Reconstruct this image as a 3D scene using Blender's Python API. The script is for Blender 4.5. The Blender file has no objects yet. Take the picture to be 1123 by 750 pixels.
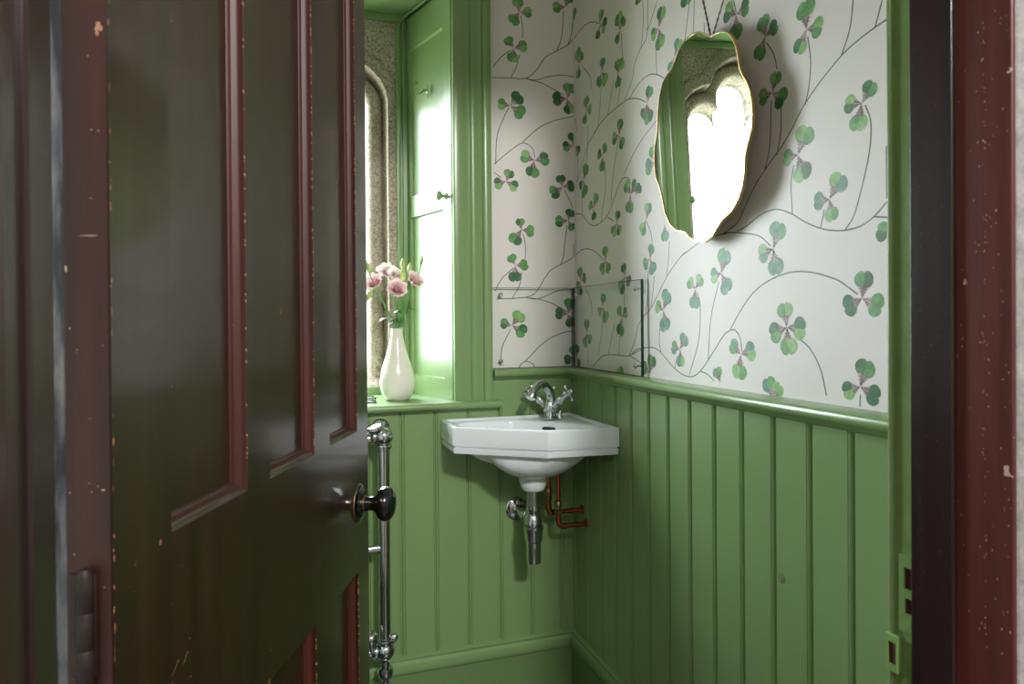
import bpy, bmesh, math, random
from mathutils import Vector, Matrix
R = math.radians
rnd = random.Random(7)
scn = bpy.context.scene
COL = scn.collection

# ------------------------------------------------------------------ camera model
FPX, YAW, PITCH, ROLL, CYP = 729.2, .3205, -.0054, -.007, 357.4
CAM = Vector((-.815, -1.849, 1.137))
Fv = Vector((math.sin(YAW)*math.cos(PITCH), math.cos(YAW)*math.cos(PITCH), math.sin(PITCH)))
Rv = Vector((math.cos(YAW), -math.sin(YAW), 0)); Uv = Rv.cross(Fv)
R2 = Rv*math.cos(ROLL)+Uv*math.sin(ROLL); U2 = -Rv*math.sin(ROLL)+Uv*math.cos(ROLL)

def ray(px, py):
    return Fv + R2*((px-561.5)/FPX) + U2*((CYP-py)/FPX)

def on(px, py, axis, val):
    r = ray(px, py); t = (val-CAM[axis])/r[axis]
    return CAM + r*t

# ------------------------------------------------------------------ materials
def srgb(r, g, b):
    f = lambda c: (c/255/12.92) if c/255 <= .04045 else ((c/255+.055)/1.055)**2.4
    return (f(r), f(g), f(b), 1)

class NT:
    def __init__(s, name):
        s.m = bpy.data.materials.new(name); s.m.use_nodes = True
        s.t = s.m.node_tree; s.b = s.t.nodes['Principled BSDF']; s.out = s.t.nodes['Material Output']
    def n(s, typ, **kw):
        x = s.t.nodes.new(typ)
        for k, v in kw.items(): setattr(x, k, v)
        return x
    def l(s, a, b): s.t.links.new(a, b)
    def coord(s, scale=(1, 1, 1)):
        tc = s.n('ShaderNodeTexCoord'); mp = s.n('ShaderNodeMapping')
        mp.inputs['Scale'].default_value = scale; s.l(tc.outputs['Object'], mp.inputs['Vector'])
        return mp.outputs['Vector']
    def noise(s, scale, detail=4, vec=None, rough=.55):
        x = s.n('ShaderNodeTexNoise'); x.inputs['Scale'].default_value = scale
        x.inputs['Detail'].default_value = detail; x.inputs['Roughness'].default_value = rough
        s.l(vec if vec else s.coord(), x.inputs['Vector']); return x.outputs['Fac']
    def ramp(s, fac, stops, interp='LINEAR'):
        x = s.n('ShaderNodeValToRGB'); s.l(fac, x.inputs['Fac']); x.color_ramp.interpolation = interp
        e = x.color_ramp.elements
        while len(e) < len(stops): e.new(.5)
        for i, (p, c) in enumerate(stops): e[i].position = p; e[i].color = c
        return x.outputs['Color']
    def mix(s, fac, a, b):
        x = s.n('ShaderNodeMix', data_type='RGBA')
        if isinstance(fac, float): x.inputs[0].default_value = fac
        else: s.l(fac, x.inputs[0])
        for i, v in ((6, a), (7, b)):
            if isinstance(v, tuple): x.inputs[i].default_value = v
            else: s.l(v, x.inputs[i])
        return x.outputs[2]
    def bump(s, h, strength=.2, dist=.002):
        x = s.n('ShaderNodeBump'); x.inputs['Strength'].default_value = strength; x.inputs['Distance'].default_value = dist
        s.l(h, x.inputs['Height']); s.l(x.outputs['Normal'], s.b.inputs['Normal'])
    def base(s, c):
        if isinstance(c, tuple): s.b.inputs['Base Color'].default_value = c
        else: s.l(c, s.b.inputs['Base Color'])
    def set(s, **kw):
        for k, v in kw.items():
            s.b.inputs[k.replace('_', ' ')].default_value = v
        return s

M = {}
def simple(name, col, rough=.5, metal=0., coat=0., var=0., vscale=8, bump=0., bscale=60):
    t = NT(name); c = srgb(*col)
    if var:
        d = tuple(x*(1-var) for x in c[:3])+(1,); u = tuple(min(1, x*(1+var)) for x in c[:3])+(1,)
        t.base(t.ramp(t.noise(vscale), [(.3, d), (.7, u)]))
    else: t.base(c)
    t.set(Roughness=rough, Metallic=metal)
    t.b.inputs['Coat Weight'].default_value = coat
    if bump: t.bump(t.noise(bscale, 3), bump, .001)
    M[name] = t.m
    return t

GREEN = (124, 153, 101)
simple('green_paint', GREEN, .27, var=.04, vscale=3, bump=.12, bscale=45).set(Specular_IOR_Level=.55)
simple('green_knot', (104, 122, 82), .4, var=.1, vscale=90)
simple('green_paint_chipped', (118, 152, 88), .32, var=.10, vscale=25, bump=.7, bscale=35)
simple('wallpaper_ground', (226, 221, 217), .5, var=.015, vscale=2, bump=.06, bscale=300)
simple('plaster_white', (222, 218, 210), .8, var=.03, vscale=3)
simple('ceramic', (232, 238, 243), .08, coat=.3)
simple('vase_ceramic', (232, 227, 216), .12, coat=.3)
simple('black_glaze', (12, 12, 14), .12, coat=.5)
simple('chrome', (205, 210, 212), .07, metal=1.)
simple('chrome_satin', (178, 184, 186), .28, metal=1.)
simple('brass_rim', (176, 152, 104), .35, metal=1.)
simple('copper', (184, 104, 74), .28, metal=1., var=.2, vscale=40)
simple('brass_fitting', (150, 130, 100), .35, metal=1., var=.2, vscale=60)
simple('slot_dark', (20, 20, 20), .6)
simple('rust_hole', (64, 30, 20), .8, var=.4, vscale=60)
simple('lead_came', (88, 92, 96), .5, metal=.6)
simple('twine', (92, 68, 52), .85, var=.3, vscale=300)
simple('hall_paint', (214, 211, 206), .8)
simple('hall_floor', (120, 92, 66), .4, var=.2, vscale=6)
simple('floor_tile', (70, 70, 66), .35, var=.1, vscale=5)
simple('petal_green', (150, 178, 98), .5, var=.15, vscale=60)
simple('bud_green', (168, 190, 110), .5, var=.2, vscale=80)
simple('flower_leaf', (44, 104, 44), .45, var=.3, vscale=50)
simple('flower_stem', (96, 146, 74), .5, var=.15, vscale=50)
simple('plate_white', (225, 228, 226), .2)
# wood varnish
def wood(name, dark, mid, rough, speck=None, coat=.3, sc=(14, 14, .7), th=.72, spn=9, chip=.93):
    t = NT(name); v = t.coord(sc)
    g = t.noise(3.2, 8, v, .65)
    c = t.ramp(g, [(.32, srgb(*dark)), (.7, srgb(*mid))])
    if speck:
        # scattered small chips: irregular dots in a fraction of the voronoi cells
        vo = t.n('ShaderNodeTexVoronoi'); vo.inputs['Scale'].default_value = 55
        nz = t.n('ShaderNodeTexNoise'); nz.inputs['Scale'].default_value = 160; t.l(t.coord(), nz.inputs['Vector'])
        ad = t.n('ShaderNodeVectorMath', operation='MULTIPLY_ADD'); ad.inputs[1].default_value = (.014, .014, .014); t.l(nz.outputs['Color'], ad.inputs[0]); t.l(t.coord((1, 1, .7)), ad.inputs[2])
        t.l(ad.outputs[0], vo.inputs['Vector']); sc_ = t.n('ShaderNodeSeparateColor'); t.l(vo.outputs['Color'], sc_.inputs[0])
        rr_ = t.n('ShaderNodeMapRange'); rr_.inputs['From Min'].default_value = chip; rr_.inputs['From Max'].default_value = 1; rr_.inputs['To Min'].default_value = -.02; rr_.inputs['To Max'].default_value = .20; rr_.clamp = False
        t.l(sc_.outputs[0], rr_.inputs['Value'])
        lt = t.n('ShaderNodeMath', operation='LESS_THAN'); t.l(vo.outputs['Distance'], lt.inputs[0]); t.l(rr_.outputs[0], lt.inputs[1])
        c = t.mix(lt.outputs[0], c, srgb(*speck))
    t.base(c); t.set(Roughness=rough); t.b.inputs['Coat Weight'].default_value = coat
    t.b.inputs['Coat Roughness'].default_value = .12
    t.bump(t.noise(30, 4, t.coord((1, 1, .06))), .12, .001)
    M[name] = t.m
wood('door_varnish', (33, 19, 12), (51, 32, 22), .3, (120, 90, 60), .85, (10, 10, .4), chip=.965)
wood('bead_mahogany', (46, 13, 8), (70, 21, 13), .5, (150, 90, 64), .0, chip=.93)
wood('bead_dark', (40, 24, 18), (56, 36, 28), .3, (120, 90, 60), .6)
simple('chip_wood', (172, 124, 88), .7, var=.2, vscale=200)
simple('chip_pale', (196, 172, 156), .7, var=.15, vscale=200)
simple('chip_grey', (110, 100, 104), .7)
simple('old_iron', (44, 34, 32), .55, metal=.3, var=.3, vscale=80)
wood('edge_mahogany', (34, 12, 7), (62, 23, 14), .5, (165, 120, 94), .0, th=.86)
wood('jamb_mahogany', (66, 32, 27), (100, 50, 42), .38, (190, 170, 155), .2, th=.86)
wood('stop_dark', (25, 14, 15), (48, 30, 31), .32, (120, 110, 120), .3, th=.85)
wood('jamb_dusky', (44, 28, 27), (66, 46, 43), .38, (170, 150, 140), .2)
# stone
t = NT('granite'); n1 = t.noise(140, 5, rough=.75); n2 = t.noise(9, 5)
c = t.ramp(n1, [(.36, srgb(96, 86, 76)), (.47, srgb(172, 160, 146)), (.62, srgb(208, 198, 184))])
c = t.mix(t.ramp(n2, [(.35, (0, 0, 0, 1)), (.7, (.55, .55, .55, 1))]), c, srgb(132, 120, 102))
t.base(c); t.set(Roughness=.85); t.bump(n1, .6, .002); M['granite'] = t.m
t = NT('hall_stone'); n1 = t.noise(60, 6, rough=.7)
t.base(t.ramp(n1, [(.3, srgb(116, 114, 113)), (.65, srgb(158, 155, 153))])); t.set(Roughness=.9); t.bump(n1, .8, .004); M['hall_stone'] = t.m
# mottled pale strip: window-lit room beyond the hinge gap, painted as colour
t = NT('hinge_gap_light'); nn = t.noise(26, 6, t.coord((1, 1, .5)), .7)
t.base(t.ramp(nn, [(.44, srgb(60, 62, 74)), (.52, srgb(112, 118, 132)), (.64, srgb(160, 162, 162)), (.74, srgb(96, 76, 66))])); t.set(Roughness=.5); M['hinge_gap_light'] = t.m
# watercolour leaf greens
def leafmat(name, a, b, c_):
    t = NT(name); nn = t.noise(55, 5, rough=.6); n2 = t.noise(240, 3)
    c = t.ramp(nn, [(.32, srgb(*a)), (.5, srgb(*b)), (.68, srgb(*c_))])
    c = t.mix(t.ramp(n2, [(.45, (0, 0, 0, 1)), (.75, (.35, .35, .35, 1))]), c, srgb(*c_))
    t.base(c); t.set(Roughness=.5); M[name] = t.m
leafmat('leaf_dark', (36, 84, 52), (56, 108, 66), (84, 134, 88))
leafmat('leaf_mid', (66, 122, 66), (92, 150, 84), (120, 172, 104))
leafmat('leaf_light', (104, 156, 84), (132, 178, 108), (160, 198, 132))
leafmat('leaf_blue', (62, 112, 92), (88, 138, 116), (120, 164, 142))
leafmat('leaf_heart', (84, 60, 62), (128, 100, 100), (196, 176, 172))
leafmat('vine_ink', (52, 64, 54), (78, 92, 80), (112, 124, 108))
# clear materials
def thin_glass(name, tint, refl, rough=0.):
    t = NT(name); t.t.nodes.remove(t.b)
    tr = t.n('ShaderNodeBsdfTransparent'); tr.inputs[0].default_value = tint
    gl = t.n('ShaderNodeBsdfGlossy'); gl.inputs['Roughness'].default_value = rough
    fr = t.n('ShaderNodeFresnel'); fr.inputs['IOR'].default_value = refl
    ge = t.n('ShaderNodeNewGeometry'); iv = t.n('ShaderNodeMath', operation='SUBTRACT'); iv.inputs[0].default_value = 1; t.l(ge.outputs['Backfacing'], iv.inputs[1])
    ml = t.n('ShaderNodeMath', operation='MULTIPLY'); t.l(fr.outputs[0], ml.inputs[0]); t.l(iv.outputs[0], ml.inputs[1])
    mx = t.n('ShaderNodeMixShader'); t.l(ml.outputs[0], mx.inputs[0]); t.l(tr.outputs[0], mx.inputs[1]); t.l(gl.outputs[0], mx.inputs[2])
    t.l(mx.outputs[0], t.out.inputs['Surface']); M[name] = t.m
thin_glass('splash_glass', (.982, .994, .987, 1), 1.3)
thin_glass('window_glass', (.97, .985, .99, 1), 1.25)
simple('glass_edge', (34, 62, 52), .15)
t = NT('mirror_silver'); t.base((.9, .93, .92, 1)); t.set(Metallic=1., Roughness=.0); M['mirror_silver'] = t.m
# petals: attribute driven from pink throat to pale rim
t = NT('petal_pink'); at = t.n('ShaderNodeAttribute'); at.attribute_name = 'rim'
t.base(t.ramp(at.outputs['Fac'], [(0, srgb(214, 100, 128)), (.4, srgb(241, 168, 182)), (.9, srgb(254, 234, 232))])); t.set(Roughness=.5)
t.b.inputs['Subsurface Weight'].default_value = .15; t.b.inputs['Subsurface Radius'].default_value = (.01, .006, .006); M['petal_pink'] = t.m
t = NT('petal_pale'); at = t.n('ShaderNodeAttribute'); at.attribute_name = 'rim'
t.base(t.ramp(at.outputs['Fac'], [(0, srgb(232, 190, 196)), (.5, srgb(248, 226, 226)), (1, srgb(255, 248, 246))])); t.set(Roughness=.5); M['petal_pale'] = t.m

# ------------------------------------------------------------------ mesh builder
class MB:
    def __init__(s): s.v = []; s.f = []; s.mi = []; s.mats = []; s.attr = None
    def slot(s, m):
        if m not in s.mats: s.mats.append(m)
        return s.mats.index(m)
    def add(s, vs, fs, m=None):
        o = len(s.v); s.v += [tuple(v) for v in vs]
        k = s.slot(m) if m else 0
        for f in fs: s.f.append(tuple(i+o for i in f)); s.mi.append(k)
        return s
    def box(s, a, b, m=None):
        x0, y0, z0 = a; x1, y1, z1 = b
        x0, x1 = min(x0, x1), max(x0, x1); y0, y1 = min(y0, y1), max(y0, y1); z0, z1 = min(z0, z1), max(z0, z1)
        vs = [(x0, y0, z0), (x1, y0, z0), (x1, y1, z0), (x0, y1, z0), (x0, y0, z1), (x1, y0, z1), (x1, y1, z1), (x0, y1, z1)]
        return s.add(vs, [(0, 3, 2, 1), (4, 5, 6, 7), (0, 1, 5, 4), (1, 2, 6, 5), (2, 3, 7, 6), (3, 0, 4, 7)], m)
    def lathe(s, prof, origin=(0, 0, 0), axis=(0, 0, 1), n=32, m=None):
        A = Vector(axis).normalized(); q = Vector((0, 0, 1)).rotation_difference(A); O = Vector(origin)
        vs = []; fs = []
        for (r, h) in prof:
            for k in range(n):
                a = 2*math.pi*k/n; vs.append(O + q @ Vector((r*math.cos(a), r*math.sin(a), h)))
        for i in range(len(prof)-1):
            for k in range(n):
                k2 = (k+1) % n; fs.append((i*n+k, i*n+k2, (i+1)*n+k2, (i+1)*n+k))
        if prof[0][0] > 1e-6: fs.append(tuple(range(n))[::-1])
        if prof[-1][0] > 1e-6: fs.append(tuple((len(prof)-1)*n+k for k in range(n)))
        return s.add(vs, fs, m)
    def tube(s, pts, rad, n=12, m=None, cap=True):
        pts = [Vector(p) for p in pts]; N = len(pts)
        rs = rad if isinstance(rad, (list, tuple)) else [rad]*N
        T = []
        for i in range(N):
            d = pts[min(i+1, N-1)]-pts[max(i-1, 0)]; T.append(d.normalized())
        up = Vector((0, 0, 1)) if abs(T[0].z) < .9 else Vector((1, 0, 0))
        X = T[0].cross(up).normalized(); vs = []; fs = []
        for i in range(N):
            if i: X = (T[i-1].rotation_difference(T[i]) @ X).normalized()
            Y = T[i].cross(X).normalized()
            for k in range(n):
                a = 2*math.pi*k/n; vs.append(pts[i]+(X*math.cos(a)+Y*math.sin(a))*rs[i])
        for i in range(N-1):
            for k in range(n):
                k2 = (k+1) % n; fs.append((i*n+k, (i)*n+k2, (i+1)*n+k2, (i+1)*n+k))
        if cap: fs.append(tuple(range(n))[::-1]); fs.append(tuple((N-1)*n+k for k in range(n)))
        return s.add(vs, fs, m)
    def prism(s, prof, a, b, frame, m=None, closed=True, cap=True, mitre=None):
        """profile [(p,q)] extruded between a and b; frame(p,q,t)->xyz"""
        n = len(prof); vs = [frame(p, q, a) for p, q in prof]+[frame(p, q, b) for p, q in prof]
        fs = [(i, (i+1) % n, n+(i+1) % n, n+i) for i in range(n if closed else n-1)]
        if cap and closed: fs += [tuple(range(n))[::-1], tuple(range(n, 2*n))]
        return s.add(vs, fs, m)
    def sphere(s, c, r, m=None, n=20, sz=1.):
        return s.lathe([(r*math.sin(math.pi*i/12), -r*sz*math.cos(math.pi*i/12)) for i in range(13)], c, (0, 0, 1), n, m)
    def build(s, name, mat=None, parent=None, smooth=40, bevel=0, attr=None):
        me = bpy.data.meshes.new(name); me.from_pydata(s.v, [], s.f)
        for mn in (s.mats or [mat]): me.materials.append(M[mn if mn else mat])
        if s.mats: me.polygons.foreach_set('material_index', s.mi)
        bm = bmesh.new(); bm.from_mesh(me)
        if attr is None: bmesh.ops.remove_doubles(bm, verts=bm.verts, dist=1e-6)
        bmesh.ops.recalc_face_normals(bm, faces=bm.faces); bm.to_mesh(me); bm.free()
        if attr is not None:
            at = me.attributes.new('rim', 'FLOAT', 'POINT'); at.data.foreach_set('value', attr)
        if smooth:
            for p in me.polygons: p.use_smooth = True
            me.set_sharp_from_angle(angle=R(smooth))
        o = bpy.data.objects.new(name, me); COL.objects.link(o)
        if parent: 
            o.parent = parent; o.matrix_parent_inverse = parent.matrix_world.inverted() if False else Matrix.Translation(-parent.location)
        if bevel:
            b = o.modifiers.new('bevel', 'BEVEL'); b.width = bevel; b.segments = 2; b.limit_method = 'ANGLE'; b.angle_limit = R(40)
        return o

def subp(b, name, mat, par, **k):
    o = b.build(name, mat, None, **k); o.parent = par; o.matrix_parent_inverse = Matrix(); return o
def empty(name, loc, label=None, cat=None, group=None, kind=None):
    o = bpy.data.objects.new(name, None); COL.objects.link(o); o.location = loc; o.empty_display_size = .05
    return tag(o, label, cat, group, kind)
def tag(o, label=None, cat=None, group=None, kind=None):
    if label: o['label'] = label
    if cat: o['category'] = cat
    if group: o['group'] = group
    if kind: o['kind'] = kind
    return o
def struct(o, label, cat): return tag(o, label, cat, None, 'structure')
def spline(pts, n=8):
    P = [Vector(p) for p in pts]
    if len(P) < 3: return P
    out = []
    for i in range(len(P)-1):
        a = P[i-1] if i else P[0]*2-P[1]; b, c = P[i], P[i+1]; d = P[i+2] if i+2 < len(P) else P[-1]*2-P[-2]
        for k in range(n):
            t = k/n
            out.append(.5*((2*b)+(c-a)*t+(2*a-5*b+4*c-d)*t*t+(3*b-a-3*c+d)*t**3))
    out.append(P[-1]); return out

# ------------------------------------------------------------------ room constants
XW0 = -1.75           # left wall
YD = -1.335           # doorway wall, room face
YH = -1.458           # doorway wall, hall face
ZC = 2.5
OX0, OX1 = -1.17, -.377   # window opening at room face
OZ0, OZ1 = .895, 2.108
PX = -.02             # wainscot face
SILL = .915

# ---- floor and ceiling
b = MB().box((XW0-.1, YD, -.1), (.1, .45, 0)); struct(b.build('floor', 'floor_tile'), 'dark tiled floor inside the small green cloakroom', 'floor')
b = MB().box((XW0-.1, YH-.02, ZC), (.12, .55, ZC+.1)); struct(b.build('ceiling', 'plaster_white'), 'white ceiling of the small cloakroom', 'ceiling')
b = MB().box((XW0-.1, YD, 0), (XW0, .5, ZC)); struct(b.build('wall_left', 'plaster_white'), 'white wall left of the window, behind the door', 'wall')

# ------------------------------------------------------------------ wallpaper pattern
def clamp_leaf(c, f):
    d = f-c; L = d.length
    return c, c+d*(min(max(L, .034), .050)/L)
HEART = [(.40, 0), (.37, .12), (.40, .25), (.49, .37), (.62, .44), (.77, .43), (.90, .35), (.985, .22), (1.0, .10), (.93, .0)]
WEDGE = [(.05, .018), (.13, .085), (.165, .045), (.23, .165), (.265, .09), (.33, .25), (.36, .14), (.43, .29), (.425, .16), (.48, .15), (.43, .05), (.48, .018)]
def side(px, py):
    p = on(px, py, 1, 0)
    return 0 if p.x < 0 else 1
def wp(px, py, s):
    return on(px, py, 1, -.00012) if s == 0 else on(px, py, 0, -.00012)
PAL = [['leaf_dark', 'leaf_mid', 'leaf_light'], ['leaf_mid', 'leaf_mid', 'leaf_light', 'leaf_dark'], ['leaf_blue', 'leaf_mid', 'leaf_blue', 'leaf_light'], ['leaf_dark', 'leaf_dark', 'leaf_mid']]
papers = [MB(), MB()]
EPS = [0]
def push(pl_, pts, m, s, lift):
    n = Vector((0, -1, 0)) if s == 0 else Vector((-1, 0, 0))
    vs = [p+n*lift for p in pts]
    pl_.add(vs, [tuple(range(len(vs)))], m)
def leaflet(c, f, s, pal):
    c, f = clamp_leaf(c, f); a = f-c; L = a.length; a.normalize()
    n = Vector((0, -1, 0)) if s == 0 else Vector((-1, 0, 0)); bx = n.cross(a)
    EPS[0] = (EPS[0]+1) % 7; e = .00003*EPS[0]+.00002
    for sg in (1, -1):
        m = rnd.choice(pal); w = rnd.uniform(.92, 1.1); j = rnd.uniform(-.03, .03)
        pts = [c+a*(p*L+(j*L if k > 4 else 0))+bx*(sg*q*L*w) for k, (p, q) in enumerate(HEART)]
        # fan from the fold so that the outline may be concave
        push(papers[s], pts, m, s, e+.00001*(sg > 0))
        pts = [c+a*(p*L)+bx*(sg*q*L*.9) for p, q in WEDGE]
        for k in range(0, 8, 2):
            tri = [c+a*(.01*L), pts[k+1 if k+1 < len(pts) else k], pts[k+2 if k+2 < len(pts) else k+1]]
        push(papers[s], pts+[c+a*(.0*L)], 'leaf_heart', s, e+.00003)
def clover(c, tips, pal=1, sd=None):
    s = side(*c) if sd is None else sd
    C_ = wp(c[0], c[1], s)
    for t_ in tips: leaflet(C_, wp(t_[0], t_[1], s), s, PAL[pal])
def vine(pts, w=.0024, taper=(1, 1)):
    # split where it crosses the corner
    P2 = []
    N = len(pts)
    raw = spline([Vector((x, y, 0)) for x, y in pts], 10)
    runs = []; cur = None
    for q in raw:
        s = side(q.x, q.y)
        if cur is None or cur[0] != s:
            if cur: cur[1].append(q)
            cur = (s, [q]); runs.append(cur)
        else: cur[1].append(q)
    for s, qs in runs:
        if len(qs) < 2: continue
        W = [wp(q.x, q.y, s) for q in qs]; n = Vector((0, -1, 0)) if s == 0 else Vector((-1, 0, 0))
        vs = []; fs = []
        for i, p in enumerate(W):
            d = (W[min(i+1, len(W)-1)]-W[max(i-1, 0)])
            if d.length < 1e-7: d = Vector((0, 0, 1))
            bx = n.cross(d.normalized()); t_ = i/(len(W)-1); ww = w*.5*(taper[0]*(1-t_)+taper[1]*t_)
            vs += [p+bx*ww, p-bx*ww]
        for i in range(len(W)-1): fs.append((2*i, 2*i+1, 2*i+3, 2*i+2))
        papers[s].add(vs, fs, 'vine_ink')

# ground faces
papers[0].box((OX1+.02, 0, .9), (0, .5, ZC), 'wallpaper_ground')
papers[0].box((XW0, .03, OZ1+.02), (OX1+.02, .5, ZC), 'plaster_white')
papers[0].box((XW0, .03, 0), (OX1+.02, .5, OZ0-.01), 'plaster_white')
papers[0].box((OX1+.02, .0, 0), (0, .5, .9), 'plaster_white')
papers[0].box((XW0, .0, OZ0), (OX0-.02, .5, OZ1+.02), 'plaster_white')
papers[0].box((XW0, .0, OZ1+.02), (OX1+.0199, .03, ZC), 'wallpaper_ground')
papers[1].box((0, YD, 0), (.12, .5, ZC), 'wallpaper_ground')

CL = [  # centre, tips, palette, optional wall
 ((569.6,13.6),[(567.6,-2),(583,14),(561,26)],1), ((563.6,52.4),[(555,41),(578,50),(562,68)],1),
 ((620,7.6),[(606,8),(624,-6)],0), ((657.6,27.6),[(660,9.6),(665,28),(655,43)],1), ((680,33),[(678,14),(685,19),(675.6,48)],1),
 ((635,70),[(632.8,53.6),(639,57),(634,86)],1), ((622,108),[(625,91),(605.6,109),(626,125)],0),
 ((559.6,116),[(546,113),(573,101),(575,127)],1), ((660.4,79),[(661,63),(655.6,95),(665,91)],2), ((677.6,80),[(676.4,65.6),(684,65),(678,96)],1),
 ((643,122),[(643,105.6),(647.6,119),(640.6,136)],1), ((722.6,31),[(726.4,7),(714,40),(725,57)],1),
 ((739.4,62.5),[(746,42),(734,78)],2), ((709.6,114),[(713.3,94),(704,130),(712,136)],1), ((752,-18),[(753.6,6),(762,-20)],1),
 ((807.5,16),[(794.5,12),(821.5,5),(806,44)],1), ((839.3,40),[(836,18),(853,26),(830.5,66)],1),
 ((847,101.5),[(852.5,78),(832.5,109),(861,111)],0), ((884.4,32),[(883,-1),(902,29),(874.4,59)],1),
 ((945,113.5),[(958,90),(925.8,114),(939.4,144)],1), ((875,170),[(886,136),(859,174),(881.5,198)],1),
 ((909.6,218.5),[(924,190),(892.5,222),(912.8,242)],2), ((982,258),[(970,254)],1),
 ((848,273),[(856,243),(831.5,280),(851,301)],2), ((945.4,327),[(948.6,297),(925.6,339),(968,339)],1),
 ((863,359),[(860,331),(883.5,361),(844,367),(865,389)],1), ((943.4,424),[(951.5,394),(924.5,430),(965,438)],0),
 ((848,438),[(841,414),(855,424)],2),
 ((718.5,178),[(715,160),(708,185)],2), ((691.5,213),[(685.6,200),(698.4,199),(689.6,234)],1),
 ((709,241),[(711.6,222),(703,256)],2), ((729,246),[(729,265)],2),
 ((712.7,284),[(715.4,268),(706,291),(717.7,299)],2), ((727.4,340),[(733,319),(719,334),(730,364)],2),
 ((762.6,316.5),[(754.6,307),(769.8,303),(761.4,339)],2), ((791,300),[(796,273),(779.6,303),(799.5,321)],2),
 ((745.8,383),[(752,367),(736.5,380),(746.5,402)],2), ((812.5,388.5),[(801,376),(828.4,383),(810,417)],2),
 ((790,420),[(786,405)],2), ((712.7,409),[(704,401),(716,390)],1), ((697,214),[(701,206)],3),
 ((586,176),[(571,170),(602,173),(582.4,194)],0), ((555,199),[(560,186.6),(542,202),(567.4,206)],0),
 ((572,252),[(569.6,240),(586,254),(561.6,267)],1), ((629,159.6),[(628,145),(617,161)],0), ((631,160),[(635.5,168)],0,1),
 ((617,205),[(614.4,192),(630,203),(604,214)],3), ((623,242),[(627,229.6),(608.6,243),(629,252)],3),
 ((679,149),[(680.6,130),(671.6,153),(683.6,161)],1), ((661,171),[(664.4,159),(656.4,169),(660,188)],0),
 ((640,198),[(643.4,180),(635.6,205),(642,216)],1), ((651,228),[(654.6,212),(646.8,224),(651.6,241)],1),
 ((676,245),[(677.6,233),(671.4,258),(680.4,256)],0),
 ((565,291),[(560,281),(579,290),(565,309)],1), ((664.4,286),[(663.4,270),(658.6,299),(668.4,298)],1),
 ((685.6,303),[(683.4,290),(691,310),(679.6,320)],0), ((637,308),[(635.6,293),(632.4,316),(642.4,303)],1), ((636.4,309),[(635.8,324)],1),
 ((623,344),[(626.6,327),(608.6,343),(627,358)],0), ((561.6,357),[(574.4,339),(548.6,354),(578,367)],1),
 ((630.0,392),[(619.5,395),(628.5,379)],3,0), ((632.4,392),[(635.4,400),(633,378)],3,1),
 ((661,337),[(662,322),(656,344),(665.4,353)],2), ((682,348),[(677.6,337),(686,343),(679.6,368)],1),
 ((643.6,366),[(643.4,350),(640.6,380),(648.6,375)],2), ((681,418),[(680,402)],1), ((627,8),[(631.5,22)],2,1), ((700,-12),[(700.5,4)],0),
]
for c in CL: clover(c[0], c[1], c[2], c[3] if len(c) > 3 else None)
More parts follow.
